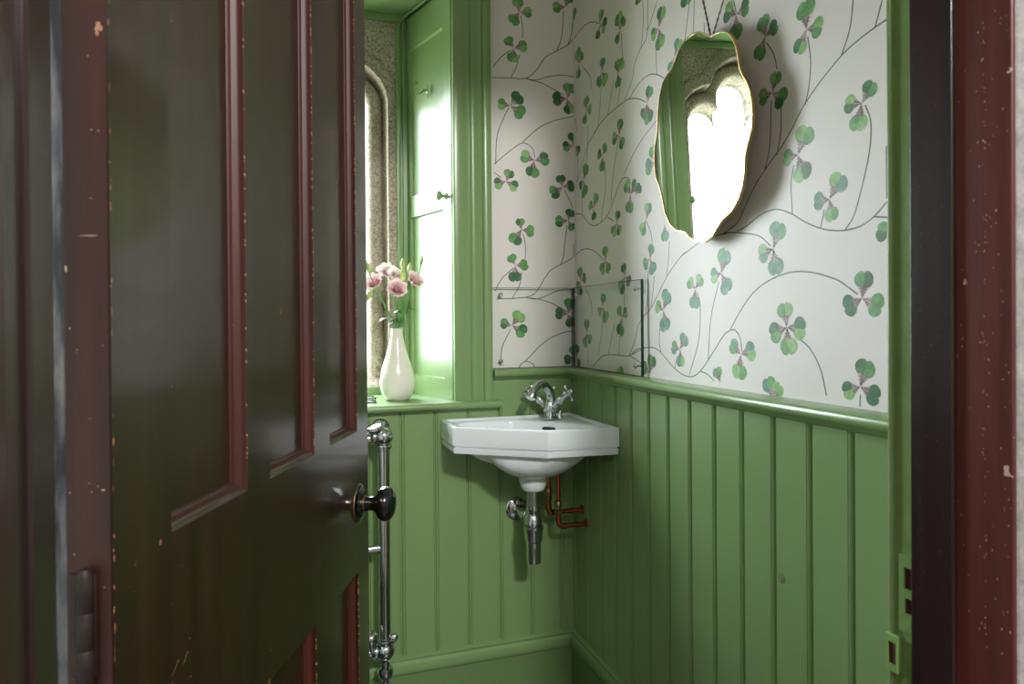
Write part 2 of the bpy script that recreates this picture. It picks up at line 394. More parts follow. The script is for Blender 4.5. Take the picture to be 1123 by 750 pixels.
VN = [
 [(540,85),(560,85.6),(577,85.6),(588,77),(598,63),(611,55.6),(623,49),(628,43)], [(630,42),(634,36),(640,29),(646,25),(652,24),(657,26)],
 [(571,17),(573,30),(573,42)], [(560,55),(549,63),(541,73)], [(570,60),(566,74),(560,85)], [(618,12),(616,40),(611,55)],
 [(623,49),(626.5,38),(628,24)], [(681,35),(683,64)], [(639,73),(647,84),(649,98)], [(577,86.4),(588,87.6),(602,84),(616,82.4),(629,84)],
 [(577,86.4),(596,92),(618,104)], [(558,118),(552,130),(545,150),(543.6,180)], [(659.6,95),(656,138)], [(681,86),(679,102),(677,118)], [(673,88),(666.4,126)],
 [(645,137),(644,170),(643,180)],
 [(639,178),(646,156),(652,146),(658,136),(668,125),(684,112),(690,108.6),(696,108),(702,109),(708,112)],
 [(633,200),(636,189),(639,178)],
 [(685,110),(693,88),(696,70),(703,50),(705.6,20),(704.4,0)], [(690,108.5),(701,91),(712,82),(721,82),(730,87)],
 [(703,53),(709.6,37),(710.5,0)], [(710,34),(721,0)], [(720,43),(719.5,62),(720.8,82)], [(804.5,0),(807.5,14)],
 [(751,44),(754,20),(757,-2)], [(760.5,36),(761.5,0)], [(772.5,40),(772.2,25)],
 [(840.7,46.6),(848.6,60),(852.3,76)], [(846,110),(844,159.5),(839,185.6)], [(856.8,118),(856,147),(852,170)], [(886,40),(889,67.5),(887,95),(883,115)],
 [(792,257),(802,250),(810,242),(820,220),(830,200),(839,186),(848,173),(857,161),(869,140),(881,116.6),(900,89),(922.8,61),(940,45),(959.6,30),(976,19)],
 [(922.8,61),(932,31),(936,-3)], [(959.6,30),(968,-2)], [(948.8,115),(955,135),(952.5,172),(938,232),(927,252)],
 [(870.6,181),(867.5,202),(869,234)], [(904,230),(900,250)],
 [(808,254),(820,247),(836,234.4),(852,229.6),(868,234.4),(884,244),(900,250.4),(912,252.6),(925.6,252.6),(938,250),(948,245.6),(960,236),(970.4,224),(976,218)],
 [(957.6,237.6),(976,238.4)], [(972,160),(972.5,218)],
 [(747,281),(764,268),(776,261),(792,257),(802,255),(818,256),(833,259),(845,269.6)],
 [(801,361),(815,336),(829,318),(845.6,306.4),(860,300.5),(871,298),(884,298),(897,300),(910,304),(922,309),(941,323)],
 [(875,370),(888.8,383),(900,405.6),(906.4,434)], [(943.4,433),(943,446)],
 [(691,210),(690,198),(686,194.4),(680,200),(670,228),(664,239),(654,247),(646,245),(639,236),(631,234)],
 [(684,192),(693,172),(702,156),(712,142),(721,131)], [(709,243),(714,256),(715.6,270)],
 [(711,297),(710,327),(708,345)], [(717.7,302),(716,320),(714,338)],
 [(690,390),(696,374),(700,357),(706,347),(715,336),(731,304),(747,281),(755,275)], [(734,264),(733,285),(731,302)],
 [(725,349),(723,372),(725,388)], [(765,320),(768,338),(766,374),(756,410.6)], [(788.6,308.5),(779.6,349),(776.6,396)], [(742.6,391),(740,404)],
 [(813.6,385.6),(812,372),(808,364),(803,361.6),(794,367.5),(781,388),(767,408),(756,413),(742,406),(726,388),(719,382),(713,381),(699,383),(690,390),(678,389.4),(668,389),(660,391),(650,402)],
 [(768,407),(776,410.6),(783,417.4)], [(708,401.5),(697,394),(690,390)], [(690,390),(708,381)],
 [(542,180),(556,168),(570,158),(577,157.6),(584,163),(586.6,173)], [(573,156),(590,141),(606,133),(629,127.4)], [(631,130),(633,144)],
 [(541.6,189),(550,195)], [(573.6,256),(576,268),(576,284)], [(633,166),(634,190),(632.6,200)], [(619,209),(626,222),(628.4,232)],
 [(622,247),(620,262),(618,280),(615,291)], [(632,262),(631,284)], [(677.6,155),(672,196),(670,224)],
 [(663,176),(664,206),(659,242)], [(638,214),(638.4,234)], [(673,242),(666,238)],
 [(663,130),(655,140),(646,156)],
 [(631,280),(638,274),(646,273),(654,277),(662,285)], [(544,328),(576,326),(588,320),(598,304),(606,295),(626,284),(629,278),(629,268)],
 [(563,294),(550,306),(543,319)], [(572,298),(570,312),(562,327)], [(684,308),(685,344)], [(642,315),(648,330),(649.6,346)],
 [(577,326.4),(590,327.6),(606,321),(618,317.6),(629,317.6)], [(577,326.4),(590,328),(606,333),(622,342)], [(560,361),(551,380),(549,398)],
 [(576,396),(596,376),(614,366),(629,362.4)], [(569,403),(573,398),(577,396.4),(583,398),(587,403)], [(631,363),(632,378)],
 [(661,350),(659,370),(656,390)], [(680,368),(678,388)], [(674,356),(667,388)], [(645,380),(645,400)],
]
for v in VN: vine(v)
# bud leaves on stems
wb = papers[0].build('wall_back', None); struct(wb, 'back wall in white clover paper beside the window', 'wall')
wr = papers[1].build('wall_right', None); struct(wr, 'right wall in white paper printed with green clovers', 'wall')

# ------------------------------------------------------------------ wainscot boards
def board_profile(t0, t1, grooves, d=.02):
    pr = [(t0, d)]
    for g in grooves:
        pr += [(g-.0045, d), (g-.0015, d-.006), (g+.0015, d-.006), (g+.003, d-.0005), (g+.0055, d+.0006), (g+.008, d-.0005), (g+.009, d-.0022), (g+.0103, d)]
    pr += [(t1, d)]
    return pr+[(t1, -.001), (t0, -.001)]
gx = [-.06-.0944*k for k in range(0, 19)]
gx = sorted([g for g in gx if g > XW0+.02])
b = MB().prism(board_profile(XW0, -.0, gx), 0, OZ0-.002, lambda p, q, z: (p, -q, z))
b.box((OX1+.11, -.0195, OZ0-.002), (-.0195, .001, .975))
wains = b.build('wainscot', 'green_paint', wb, smooth=30)
gy = sorted([-.3855-.0851*k for k in range(-4, 11)])
b = MB().prism(board_profile(YD+.001, -.0205, [g for g in gy if g > YD+.02]), 0, .975, lambda p, q, z: (-q, p, z))
# upper back boards right of the architrave keep their grooves
b2 = MB().prism(board_profile(-.262, -.021, [-.156, -.06]), .893, .975, lambda p, q, z: (p, -q-.0004, z))
b2.build('wainscot_upper', 'green_paint', wb, smooth=30)
wr_w = b.build('wainscot', 'green_paint', wr, smooth=30)
# round stain (filled knot) on one board
b = MB().lathe([(.0, .0006), (.0085, .0005), (.0095, .0001)], (PX, -.913, .695), (-1, 0, 0), 24)
b.build('filled_knot', 'green_knot', wr)

# dado rail
RAILP = [(0, .968), (.018, .968), (.026, .974), (.030, .978), (.034, .980), (.042, .983), (.0465, .988), (.047, .994), (.044, .9995), (.038, 1.0015), (0, 1.003)]
def rail(name, prof, label, y_end=YD, z_off=0):
    """mitred moulding on the two walls of the corner"""
    out = []
    n = len(prof)
    b = MB(); vs = [(-p, -p, q) for p, q in prof]+[(-p, y_end, q) for p, q in prof]
    b.add(vs, [(i, (i+1) % n, n+(i+1) % n, n+i) for i in range(n)]+[tuple(range(n)), tuple(range(n, 2*n))]); out.append(b)
    return out[0]
b = rail('r', RAILP, ''); struct(b.build('trim_1', 'green_paint', smooth=50), 'green dado rail under the clover paper on the right wall', 'dado rail')
n = len(RAILP); b = MB(); vs = [(-p, -p, q) for p, q in RAILP]+[(-.268, -p, q) for p, q in RAILP]
b.add(vs, [(i, (i+1) % n, n+(i+1) % n, n+i) for i in range(n)]+[tuple(range(n)), tuple(range(n, 2*n))])
struct(b.build('trim_2', 'green_paint', smooth=50), 'short green dado rail on the back wall above the basin', 'dado rail')
# skirting with moulded top
SK = [(0, 0), (.032, 0), (.032, .172), (.036, .176), (.040, .182), (.041, .190), (.038, .199), (.033, .205), (.028, .210), (.031, .2125), (.031, .217), (.026, .2205), (0, .222)]
n = len(SK); vs = [(-p, -p, q) for p, q in SK]+[(-p, YD, q) for p, q in SK]
b = MB().add(vs, [(i, (i+1) % n, n+(i+1) % n, n+i) for i in range(n)]+[tuple(range(n)), tuple(range(n, 2*n))])
struct(b.build('baseboard_right', 'green_paint', smooth=50), 'green moulded skirting along the right wall', 'skirting')
vs = [(-p, -p, q) for p, q in SK]+[(XW0, -p, q) for p, q in SK]
b = MB().add(vs, [(i, (i+1) % n, n+(i+1) % n, n+i) for i in range(n)]+[tuple(range(n)), tuple(range(n, 2*n))])
struct(b.build('baseboard_back', 'green_paint', smooth=50), 'green moulded skirting along the back wall under the basin', 'skirting')

# ------------------------------------------------------------------ window
win = empty('window_1', (-.775, .1, SILL)); struct(win, 'gothic stone window in a deep green panelled reveal', 'window')
# lancets
LAN = [(-.652, .058, 1.886), (-.780, .064, 1.990), (-.908, .058, 1.886)]
ZB = 1.02
def sdf(x, z):
    best = 1e9; g = (0, 0)
    for c, w, zt in LAN:
        dx = x-c; zc = zt-w
        if z > zc:
            r = math.hypot(dx, z-zc); d = r-w; gg = (dx/max(r, 1e-6), (z-zc)/max(r, 1e-6))
        else:
            d = abs(dx)-w; gg = (math.copysign(1, dx), 0)
        if d < best: best = d; g = gg
    side_ = best
    if ZB-z > best: best = ZB-z; g = (0, -1)
    return best, g, side_
def stone_y(s, x, z):
    y = .27
    if s < .012: y = .385-.02*min(1, max(0, s)/.012)
    elif s < .066:
        u = (s-.039)/.028; y = .350-.040*math.sqrt(max(0, 1-u*u)) if abs(u) < 1 else .350
    elif s < .072: y = .350-(s-.066)/.006*.08
    if z < ZB+.004: y = min(y, .383+(z-ZB)*1.30)
    # voussoir joint round the arches and bed joints
    if s > .06:
        if abs(s-.118) < .003 and z > 1.82: y += .005
        if abs(z-1.80-.08*(x+.5)) < .0028: y += .005
    if s > 0.012 and (abs(z-1.815) < .0022 or abs(z-1.50) < .0022) and z < 1.83: y += .0035
    return max(y, .27)
st = .005; xs = [-1.175+st*i for i in range(int(.71/st)+1)]; zs = [.90+st*i for i in range(int(1.20/st)+1)]
S = {}; vs = []; idx = {}
for i, x in enumerate(xs):
    for j, z in enumerate(zs): S[i, j] = sdf(x, z)
b = MB()
def vid(i, j):
    if (i, j) in idx: return idx[i, j]
    s, g, sd_ = S[i, j]; x, z = xs[i], zs[j]
    if s < 0: x -= g[0]*s; z -= g[1]*s; s = 0; sd_ = max(sd_, -.02)
    idx[i, j] = len(vs); vs.append((x, stone_y(sd_, x, z), z)); return idx[i, j]
fs = []
for i in range(len(xs)-1):
    for j in range(len(zs)-1):
        q = [(i, j), (i+1, j), (i+1, j+1), (i, j+1)]
        ss = [S[k][0] for k in q]
        if max(ss) <= 0: continue
        if min(ss) < -st*1.6: continue
        fs.append(tuple(vid(*k) for k in q))
b.add(vs, fs); so = b.build('stone_tracery', 'granite', win, smooth=50)
# solid stone behind the face (sides)
b = MB().box((-.515, .30, .88), (OX1+.03, .5, 2.12)); b.box((OX0-.03, .30, .88), (-1.03, .5, 2.12)); b.box((-1.2, .41, 2.03), (-.35, .5, 2.12)); b.box((-1.2, .41, .88), (-.35, .5, .99))
b.box((-.49, .27, .88), (-.36, .31, 2.12)); b.box((-1.19, .27, .88), (-1.06, .31, 2.12))
b.build('stone_wall', 'granite', win)
# glass and leading
b = MB().box((-.99, .392, .98), (-.56, .395, 2.03)); b.build('window_pane', 'window_glass', win)
b = MB(); 
for k in range(-8, 16):
    for sg in (1, -1):
        x0 = -1.3+.085*k; z0, z1 = .98, 2.03
        p0 = Vector((x0 if sg > 0 else -x0-1.55, .390, z0)); p1 = Vector((p0.x+sg*(z1-z0)*.6, .390, z1))
        # clip to the glass
        def cl(p, q):
            t0, t1 = 0, 1; d = q-p
            for lo, hi in ((-.985, -.565),):
                ta = (lo-p.x)/d.x; tb = (hi-p.x)/d.x
                t0 = max(t0, min(ta, tb)); t1 = min(t1, max(ta, tb))
            return (p+d*t0, p+d*t1) if t1 > t0 else None
        c = cl(p0, p1)
        if c: b.tube([c[0], c[1]], .0012, 6)
b.build('lead_lattice', 'lead_came', win)
# reveal: soffit, stone surround battens, sill
b = MB().box((OX0-.01, -.012, OZ1), (OX1+.01, .272, OZ1+.03)); b.box((OX0+.07, .255, OZ1-.022), (-.47, .272, OZ1)); b.build('soffit', 'green_paint', win, bevel=.002)
b = MB().box((-.493, .262, SILL), (-.455, .274, OZ1)); b.box((-.4945, .256, SILL), (-.4875, .266, OZ1)); b.box((-.476, .250, SILL), (-.470, .266, OZ1))
b.box((-1.092, .262, SILL), (-1.054, .274, OZ1))
b.build('reveal_batten', 'green_paint', win, bevel=.0015)
prof = [(-.034, .895), (-.044, .896), (-.0495, .901), (-.051, .907), (-.048, .913), (-.040, .9155), (0, .9155), (.0, .895)]
b = MB().prism(prof, -1.3, -.248, lambda p, q, x: (x, p, q)); b.box((OX0-.02, -.001, .895), (OX1+.012, .275, .9155))
b.build('sill_board', 'green_paint', win, smooth=50)
b = MB().box((-1.09, .245, .9155), (-.47, .262, .938)); b.build('sill_upstand', 'green_paint', win, bevel=.002)
# shutters: framed leaf between two plan points
def shutter(A, B, sgn):
    A = Vector(A); B = Vector(B); d = (B-A).normalized(); W = (B-A).length; nr = Vector((d.y, -d.x))*sgn  # into the window
    th = .022; z0, z1 = SILL+.001, OZ1-.012
    def P(u, v, z): q = A+d*u+nr*v; return (q.x, q.y, z)
    bb = MB()
    def bx(u0, u1, v0, v1, a, c):
        vs = [P(u, v, z) for z in (a, c) for (u, v) in ((u0, v0), (u1, v0), (u1, v1), (u0, v1))]
        bb.add(vs, [(0, 3, 2, 1), (4, 5, 6, 7), (0, 1, 5, 4), (1, 2, 6, 5), (2, 3, 7, 6), (3, 0, 4, 7)])
    us = .044; ut = W-.020
    rails = [(z0, z0+.058), (1.468, 1.535), (1.995, z1)]
    bx(0, us, -th, 0, z0, z1); bx(ut, W, -th, 0, z0, z1)
    for a, c in rails: bx(us, ut, -th, 0, a, c)
    pan = MB()
    for (a, c) in ((rails[0][1], rails[1][0]), (rails[1][1], rails[2][0])):
        m_ = .004; dp = .008
        o = [(us, a), (ut, a), (ut, c), (us, c)]; i_ = [(us+m_, a+m_), (ut-m_, a+m_), (ut-m_, c-m_), (us+m_, c-m_)]
        ob = [P(u, -.001, z) for u, z in o]; ib = [P(u, -dp, z) for u, z in i_]
        bb.add(ob+ib, [(k, (k+1) % 4, 4+(k+1) % 4, 4+k) for k in range(4)])
        pan.add([P(u, -dp+.0002, z) for u, z in i_]+[P(u, -th, z) for u, z in i_], [(0, 1, 2, 3), (4, 5, 6, 7), (0, 1, 5, 4), (1, 2, 6, 5), (2, 3, 7, 6), (3, 0, 4, 7)])
    o1 = bb.build('shutter', 'green_paint', win, smooth=20); 
    p_ = pan.build('shutter_panel', 'green_paint', None, smooth=20); p_.parent = o1; 
    return o1, P, nr, d
shR, PS, nS, dS = shutter((OX1-.002, .004), (-.462, .262), -1)
shL, PL, nL, dL = shutter((OX0+.002, .004), (-1.086, .262), 1)
def sub(b, name, mat, par, **k):
    o = b.build(name, mat, None, **k); o.parent = par; return o
kp = Vector(PS(.03, 0, 1.502)); ax = Vector((nS.x, nS.y, 0))
b = MB().lathe([(.0, 0), (.010, 0), (.010, .002), (.005, .004), (.0045, .012), (.008, .016), (.0125, .020), (.0135, .025), (.011, .030), (.005, .0325), (0, .033)], kp, ax, 24)
sub(b, 'shutter_knob', 'green_paint', shR)
kp = Vector(PL(.03, 0, 1.502)); ax2 = Vector((nL.x, nL.y, 0))
b = MB().lathe([(.0, 0), (.010, 0), (.010, .002), (.005, .004), (.0045, .012), (.008, .016), (.0125, .020), (.0135, .025), (.011, .030), (.005, .0325), (0, .033)], kp, ax2, 24)
sub(b, 'shutter_knob', 'green_paint', shL)
# architrave
AP = [(-.3775, 0), (-.3775, .018), (-.372, .020), (-.341, .020), (-.338, .0235), (-.333, .0245), (-.330, .021), (-.327, .018), (-.320, .0175), (-.311, .021), (-.304, .028), (-.298, .031), (-.2955, .027), (-.294, .031), (-.290, .034), (-.276, .034), (-.270, .031), (-.269, 0)]
ZA = OZ1
def arch_side(mirror):
    vs = []; n = len(AP)
    for (x, y) in AP:
        xx = x if not mirror else (OX0+OX1)-x
        vs.append((xx, -y, SILL))
    for (x, y) in AP:
        xx = x if not mirror else (OX0+OX1)-x
        vs.append((xx, -y, ZA+(x+.3775)))
    return vs, [(i, (i+1) % n, n+(i+1) % n, n+i) for i in range(n)]+[tuple(range(n)), tuple(range(n, 2*n))]
b = MB()
for mi in (False, True): b.add(*arch_side(mi))
n = len(AP); vs = [(x, -y, ZA+(x+.3775)) for x, y in AP]+[((OX0+OX1)-x, -y, ZA+(x+.3775)) for x, y in AP]
b.add(vs, [(i, (i+1) % n, n+(i+1) % n, n+i) for i in range(n)])
b.build('architrave', 'green_paint', win, smooth=50)
# painted cable
pts = []
for k in range(12):
    z = SILL+.02+(OZ1-.035-SILL-.02)*k/11; pts.append((-.485+rnd.uniform(-.0012, .0012), .254, z))
for k in range(1, 9):
    t_ = k/8; a = Vector(PS(.281*(1-t_)+.0*t_, .005, OZ1-.008)); pts.append((a.x+rnd.uniform(-.003, .001)-.004, a.y-.006 if k > 1 else a.y-.012, OZ1-.007+rnd.uniform(-.003, .002)))
b = MB().tube(spline(pts, 5), .003, 8)
tag(b.build('cable', 'green_paint'), 'thin wavy cable painted green along the top edge of the window shutter', 'cable')
# s hook on shutter
hp = Vector(PS(.135, 0, 1.835)); nn = Vector((nS.x, nS.y, 0)); dd = Vector((dS.x, dS.y, 0))
b = MB().lathe([(0, 0), (.0075, 0), (.0075, .0015), (.004, .003), (0, .003)], hp, nn, 16)
path = [hp+nn*.0, hp+nn*.012, hp+nn*.022+Vector((0, 0, -.010)), hp+nn*.034+Vector((0, 0, -.012)), hp+nn*.043+Vector((0, 0, -.002)), hp+nn*.042+Vector((0, 0, .012)), hp+nn*.034+Vector((0, 0, .018))]
b.tube(spline(path, 6), [.0022]*36+[.0016], 8)
b.sphere(path[-1], .003, n=10)
b.box(tuple(hp+Vector((-.001, -.001, -.02))), tuple(hp+Vector((.001, .002, .02))))
tag(b.build('coat_hook', 'green_paint'), 'small green painted hook screwed to the upper shutter panel', 'hook')

# ------------------------------------------------------------------ doorway wall, frame
XJL, XJR = -.957, -.245
DZ = 2.06
b = MB(); b.box((XJR+.03, YH+.02, 0), (.12, YD, ZC)); b.box((XW0-.1, YH+.02, 0), (XJL-.03, YD, ZC)); b.box((XJL-.03, YH+.02, DZ+.03), (XJR+.03, YD, ZC))
struct(b.build('wall_front', 'plaster_white'), 'thin wall holding the doorway, seen from the hall', 'wall')
b = MB().box((XJR+.006, YH+.0035, 0), (1.6, YH+.02, 2.7)); b.box((-2.4, YH+.0035, 0), (XJL-.012, YH+.02, 2.7)); b.box((XJL-.03, YH+.0035, DZ+.03), (XJR+.03, YH+.02, 2.7))
struct(b.build('wall_hall', 'hall_stone', bevel=.003), 'pale rough stone wall of the hall around the doorway', 'wall')
# right jamb: green rebate strip, dark stop, mahogany lining with bevel
jr = MB()
jr.box((XJR+.004, -1.362, 0), (XJR+.031, -1.331, DZ)); struct(jr.build('trim_3', 'green_paint_chipped', bevel=.0015), 'green painted rebate of the right door jamb with old lock keeps', 'door jamb')
b = MB().box((XJR+.000, YD-.001, 0), (XJR+.008, YD+.0035, DZ)); b.build('edge_bead', 'green_paint', bpy.data.objects['trim_3'], bevel=.002)
b = MB().box((XJR-.004, -1.4045, 0), (XJR+.03, -1.3615, DZ)); struct(b.build('trim_4', 'stop_dark', bevel=.001), 'near-black varnished strip of the right door jamb', 'door jamb')
b = MB().prism([(XJR, -1.4045), (XJR, -1.4305), (XJR+.003, -1.4530), (XJR+.03, -1.4535), (XJR+.03, -1.4045)], 0, DZ, lambda p, q, z: (p, q, z))
t5 = struct(b.build('trim_5', 'jamb_mahogany', smooth=10, bevel=.001), 'red-brown varnished outer lining of the right door jamb', 'door jamb')
def flk(bb, y, z, w, h, m):
    x = XJR-.0003 if y > -1.4305 else XJR-.0003+.003*(-1.4305-y)/.0225
    k = rnd.randint(5, 7); bb.add([(x, y+math.cos(6.283*i/k)*w*rnd.uniform(.6, 1.1), z+math.sin(6.283*i/k)*h*rnd.uniform(.6, 1.1)) for i in range(k)], [tuple(range(k))], m)
b = MB()
for i in range(150):
    r_ = rnd.random()
    y = rnd.gauss(-1.4312, .0009) if r_ < .4 else rnd.uniform(-1.4515, -1.432) if r_ < .85 else rnd.uniform(-1.43, -1.406)
    flk(b, y, rnd.uniform(.85, 1.4), rnd.uniform(.0002, .0006), rnd.uniform(.0004, .0014), 'chip_pale')
subp(b, 'worn_chips', None, t5, smooth=0)
b = MB()
for i in range(70):
    y, z = rnd.uniform(-1.4035, -1.3625), rnd.uniform(.85, 1.4); w_, h_ = rnd.uniform(.0002, .0005), rnd.uniform(.0003, .0009); k = 5
    b.add([(XJR-.0043, y+math.cos(6.283*q/k)*w_, z+math.sin(6.283*q/k)*h_) for q in range(k)], [tuple(range(k))], 'chip_grey')
subp(b, 'worn_chips', None, bpy.data.objects['trim_4'], smooth=0)
# left jamb
b = MB().prism([(XJL-.004, -1.4), (XJL-.004, -1.428), (XJL-.001, -1.433), (XJL-.004, -1.4565), (XJL-.03, -1.4565), (XJL-.03, -1.4)], 0, DZ, lambda p, q, z: (p, q, z))
struct(b.build('trim_6', 'jamb_dusky', smooth=10, bevel=.001), 'red-brown varnished outer lining of the left door jamb', 'door jamb')
b = MB().prism([(XJL-.002, -1.4), (XJL-.0, -1.3985), (XJL-.0, -1.3605), (XJL-.003, -1.3565), (XJL-.03, -1.3535), (XJL-.03, -1.4)], 0, DZ, lambda p, q, z: (p, q, z))
struct(b.build('trim_7', 'stop_dark', smooth=10), 'dark varnished strip of the left door jamb', 'door jamb')
b = MB().prism([(XJL-.002, -1.3530), (XJL-.002, -1.3335), (XJL-.03, -1.3335), (XJL-.03, -1.3530)], 0, DZ, lambda p, q, z: (p, q, z))  # strip fills the hinge gap, coloured like the lit room beyond
struct(b.build('trim_8', 'hinge_gap_light', smooth=10), 'narrow pale strip painted as the lit room showing through the hinge gap', 'door jamb')
b = MB().box((XJL-.03, YH, DZ), (XJR+.03, YD, DZ+.03)); struct(b.build('trim_9', 'jamb_mahogany'), 'varnished head of the door frame', 'door head')
# lock keeps in the green rebate
XK = XJR+.004
k = empty('lock_keep', (XK, -1.349, .87), 'old lock keep painted over in green on the right door jamb', 'lock keep')
b = MB()
def plate(bb, y0, y1, z0, z1, holes, x, t_):
    """plate with rectangular holes"""
    zs_ = sorted(set([z0, z1]+[h[2] for h in holes]+[h[3] for h in holes])); ys_ = sorted(set([y0, y1]+[h[0] for h in holes]+[h[1] for h in holes]))
    for i in range(len(ys_)-1):
        for j in range(len(zs_)-1):
            cy, cz = (ys_[i]+ys_[i+1])/2, (zs_[j]+zs_[j+1])/2
            if any(h[0] < cy < h[1] and h[2] < cz < h[3] for h in holes): continue
            bb.box((x-t_, ys_[i], zs_[j]), (x+.002, ys_[i+1], zs_[j+1]))
H = [(-1.3605, -1.349, .872, .893), (-1.3605, -1.350, .848, .863)]
plate(b, -1.3617, -1.343, .829, .905, H, XK, .0025)
b.build('keep_plate', 'green_paint_chipped', k)
b = MB()
for h in H: b.box((XK-.0006, h[0], h[2]), (XK-.0002, h[1], h[3]))
b.build('keep_mortise', 'rust_hole', k)
b = MB().lathe([(0, 0), (.0035, 0), (.003, .0012), (0, .0016)], (XK-.0024, -1.356, .838), (-1, 0, 0), 12); b.build('screw', 'green_paint_chipped', k)
k2 = empty('latch_keep', (XK, -1.337, .80), 'small rusty latch keep below the larger lock keep on the jamb edge', 'latch keep')
b = MB(); H = [(-1.3435, -1.3345, .793, .815)]
plate(b, -1.3455, -1.3315, .786, .822, H, XK, .0075); b.build('keep_plate', 'green_paint_chipped', k2)
b = MB().box((XK-.0060, -1.3435, .793), (XK-.0050, -1.3345, .815)); b.build('keep_mortise', 'rust_hole', k2)

# ------------------------------------------------------------------ door leaf
DN = Vector((-.9452, -1.2737)); DD = Vector((.37983, .92506)); DNR = Vector((.92506, -.37983))
def DP(u, v, z): q = DN+DD*u+DNR*v; return Vector((q.x, q.y, z))
DW, DT, DZ0, DZ1 = .678, .042, .008, 2.045
door = empty('door_1', DP(0, -DT/2, DZ0)); struct(door, 'open dark brown panelled door swung into the cloakroom', 'door')
def dbox(bb, u0, u1, v0, v1, z0, z1, m=None):
    vs = [DP(u, v, z) for z in (z0, z1) for (u, v) in ((u0, v0), (u1, v0), (u1, v1), (u0, v1))]
    bb.add(vs, [(0, 3, 2, 1), (4, 5, 6, 7), (0, 1, 5, 4), (1, 2, 6, 5), (2, 3, 7, 6), (3, 0, 4, 7)], m)
PANU = [(.077, .220), (.277, .420), (.482, .616)]; PANZ = [(.955, 1.93), (.20, .718)]
fr = MB()
ucuts = [0]+[x for p in PANU for x in p]+[DW]; 
for i in range(0, len(ucuts), 2): dbox(fr, ucuts[i], ucuts[i+1], -DT, 0, DZ0, DZ1)
for (u0, u1) in PANU:
    for (a, c) in ((DZ0, .20), (.718, .955), (1.93, DZ1)): dbox(fr, u0, u1, -DT, 0, a, c)
leaf = fr.build('door_frame', 'door_varnish', door, smooth=20)
# chipped hinge edge board
b = MB(); dbox(b, -.0012, .0, -DT, -.0008, DZ0, DZ1, 'edge_mahogany')
def flake(bb, fn, uc, zc, w, h, m):
    k = rnd.randint(5, 7); pts = []
    for i in range(k):
        a = 2*math.pi*i/k+rnd.uniform(-.3, .3); r_ = rnd.uniform(.6, 1.1); pts.append(fn(uc+math.cos(a)*w*r_, zc+math.sin(a)*h*r_))
    bb.add(pts, [tuple(range(k))], m)
face = lambda u, z: DP(u, .0003, z)
edge = lambda u, z: DP(-.0016, -u, z)
for _ in range(60): flake(b, face, rnd.uniform(.0, .0016), rnd.uniform(.6, 1.7), rnd.uniform(.0004, .0011), rnd.uniform(.001, .005), 'chip_wood')
for _ in range(24): flake(b, edge, rnd.uniform(.003, .037), rnd.uniform(.75, 1.6), rnd.uniform(.0003, .0008), rnd.uniform(.0004, .001), 'chip_pale')
flake(b, edge, .015, 1.205, .010, .0004, 'chip_pale'); flake(b, edge, .034, 1.18, .001, .0028, 'chip_pale'); flake(b, edge, .006, 1.012, .0022, .0008, 'chip_pale')
b.build('hinge_edge', None, door, smooth=0)
b = MB()
for _ in range(70): flake(b, face, rnd.uniform(.01, .66), rnd.uniform(.72, .955) if _ < 46 else rnd.uniform(.6, 1.6), rnd.uniform(.0003, .0011), rnd.uniform(.0003, .0013), 'chip_wood')
flake(b, face, .060, .952, .0022, .0035, 'chip_wood')
for (u, z) in ((.075, .83), (.09, .83), (.50, .86), (.44, .885)):
    b.add([face(u, z), face(u+.0005, z-.0003), face(u+.011, z+.009), face(u+.010, z+.0092)], [(0, 1, 2, 3)], 'chip_wood')
subp(b, 'worn_chips', None, leaf, smooth=0)
rc, mw = .014, .013
for (z0, z1) in PANZ:
    for (u0, u1) in PANU:
        b = MB(); dbox(b, u0, u1, -.028, -rc, z0, z1); po = b.build('door_panel', 'door_varnish', door)
        b = MB(); 
        levels = [(0, .0), (.0010, -.0012), (.0035, -.0022), (.0062, -.0062), (.0085, -.0105), (.0105, -.0115), (.012, -rc)]
        for i in range(len(levels)-1):
            (m0, v0), (m1, v1) = levels[i], levels[i+1]
            o = [DP(u, v0, z) for u, z in ((u0+m0, z0+m0), (u1-m0, z0+m0), (u1-m0, z1-m0), (u0+m0, z1-m0))]
            i_ = [DP(u, v1, z) for u, z in ((u0+m1, z0+m1), (u1-m1, z0+m1), (u1-m1, z1-m1), (u0+m1, z1-m1))]
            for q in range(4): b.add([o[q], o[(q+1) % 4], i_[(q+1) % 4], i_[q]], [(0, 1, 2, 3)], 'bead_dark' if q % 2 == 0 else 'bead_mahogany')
        # chipped arrises of the bead
        for _ in range(70):
            zc = rnd.uniform(z0+.012, z1-.012); hh = rnd.uniform(.0006, .0022); ww = rnd.uniform(.0003, .0009)
            b.add([DP(u1-.0004+ww, .0003, zc-hh), DP(u1+.0006+ww*.6, .0003, zc), DP(u1-.0002, .0003, zc+hh), DP(u1-.0012-ww, -.0009, zc+hh*.4)], [(0, 1, 2, 3)], 'chip_wood')
        sub(b, 'panel_bead', None, po, smooth=35)
for o in list(COL.objects):
    if o.name.startswith('panel_bead'): o.matrix_parent_inverse = Matrix(); o.parent = o.parent
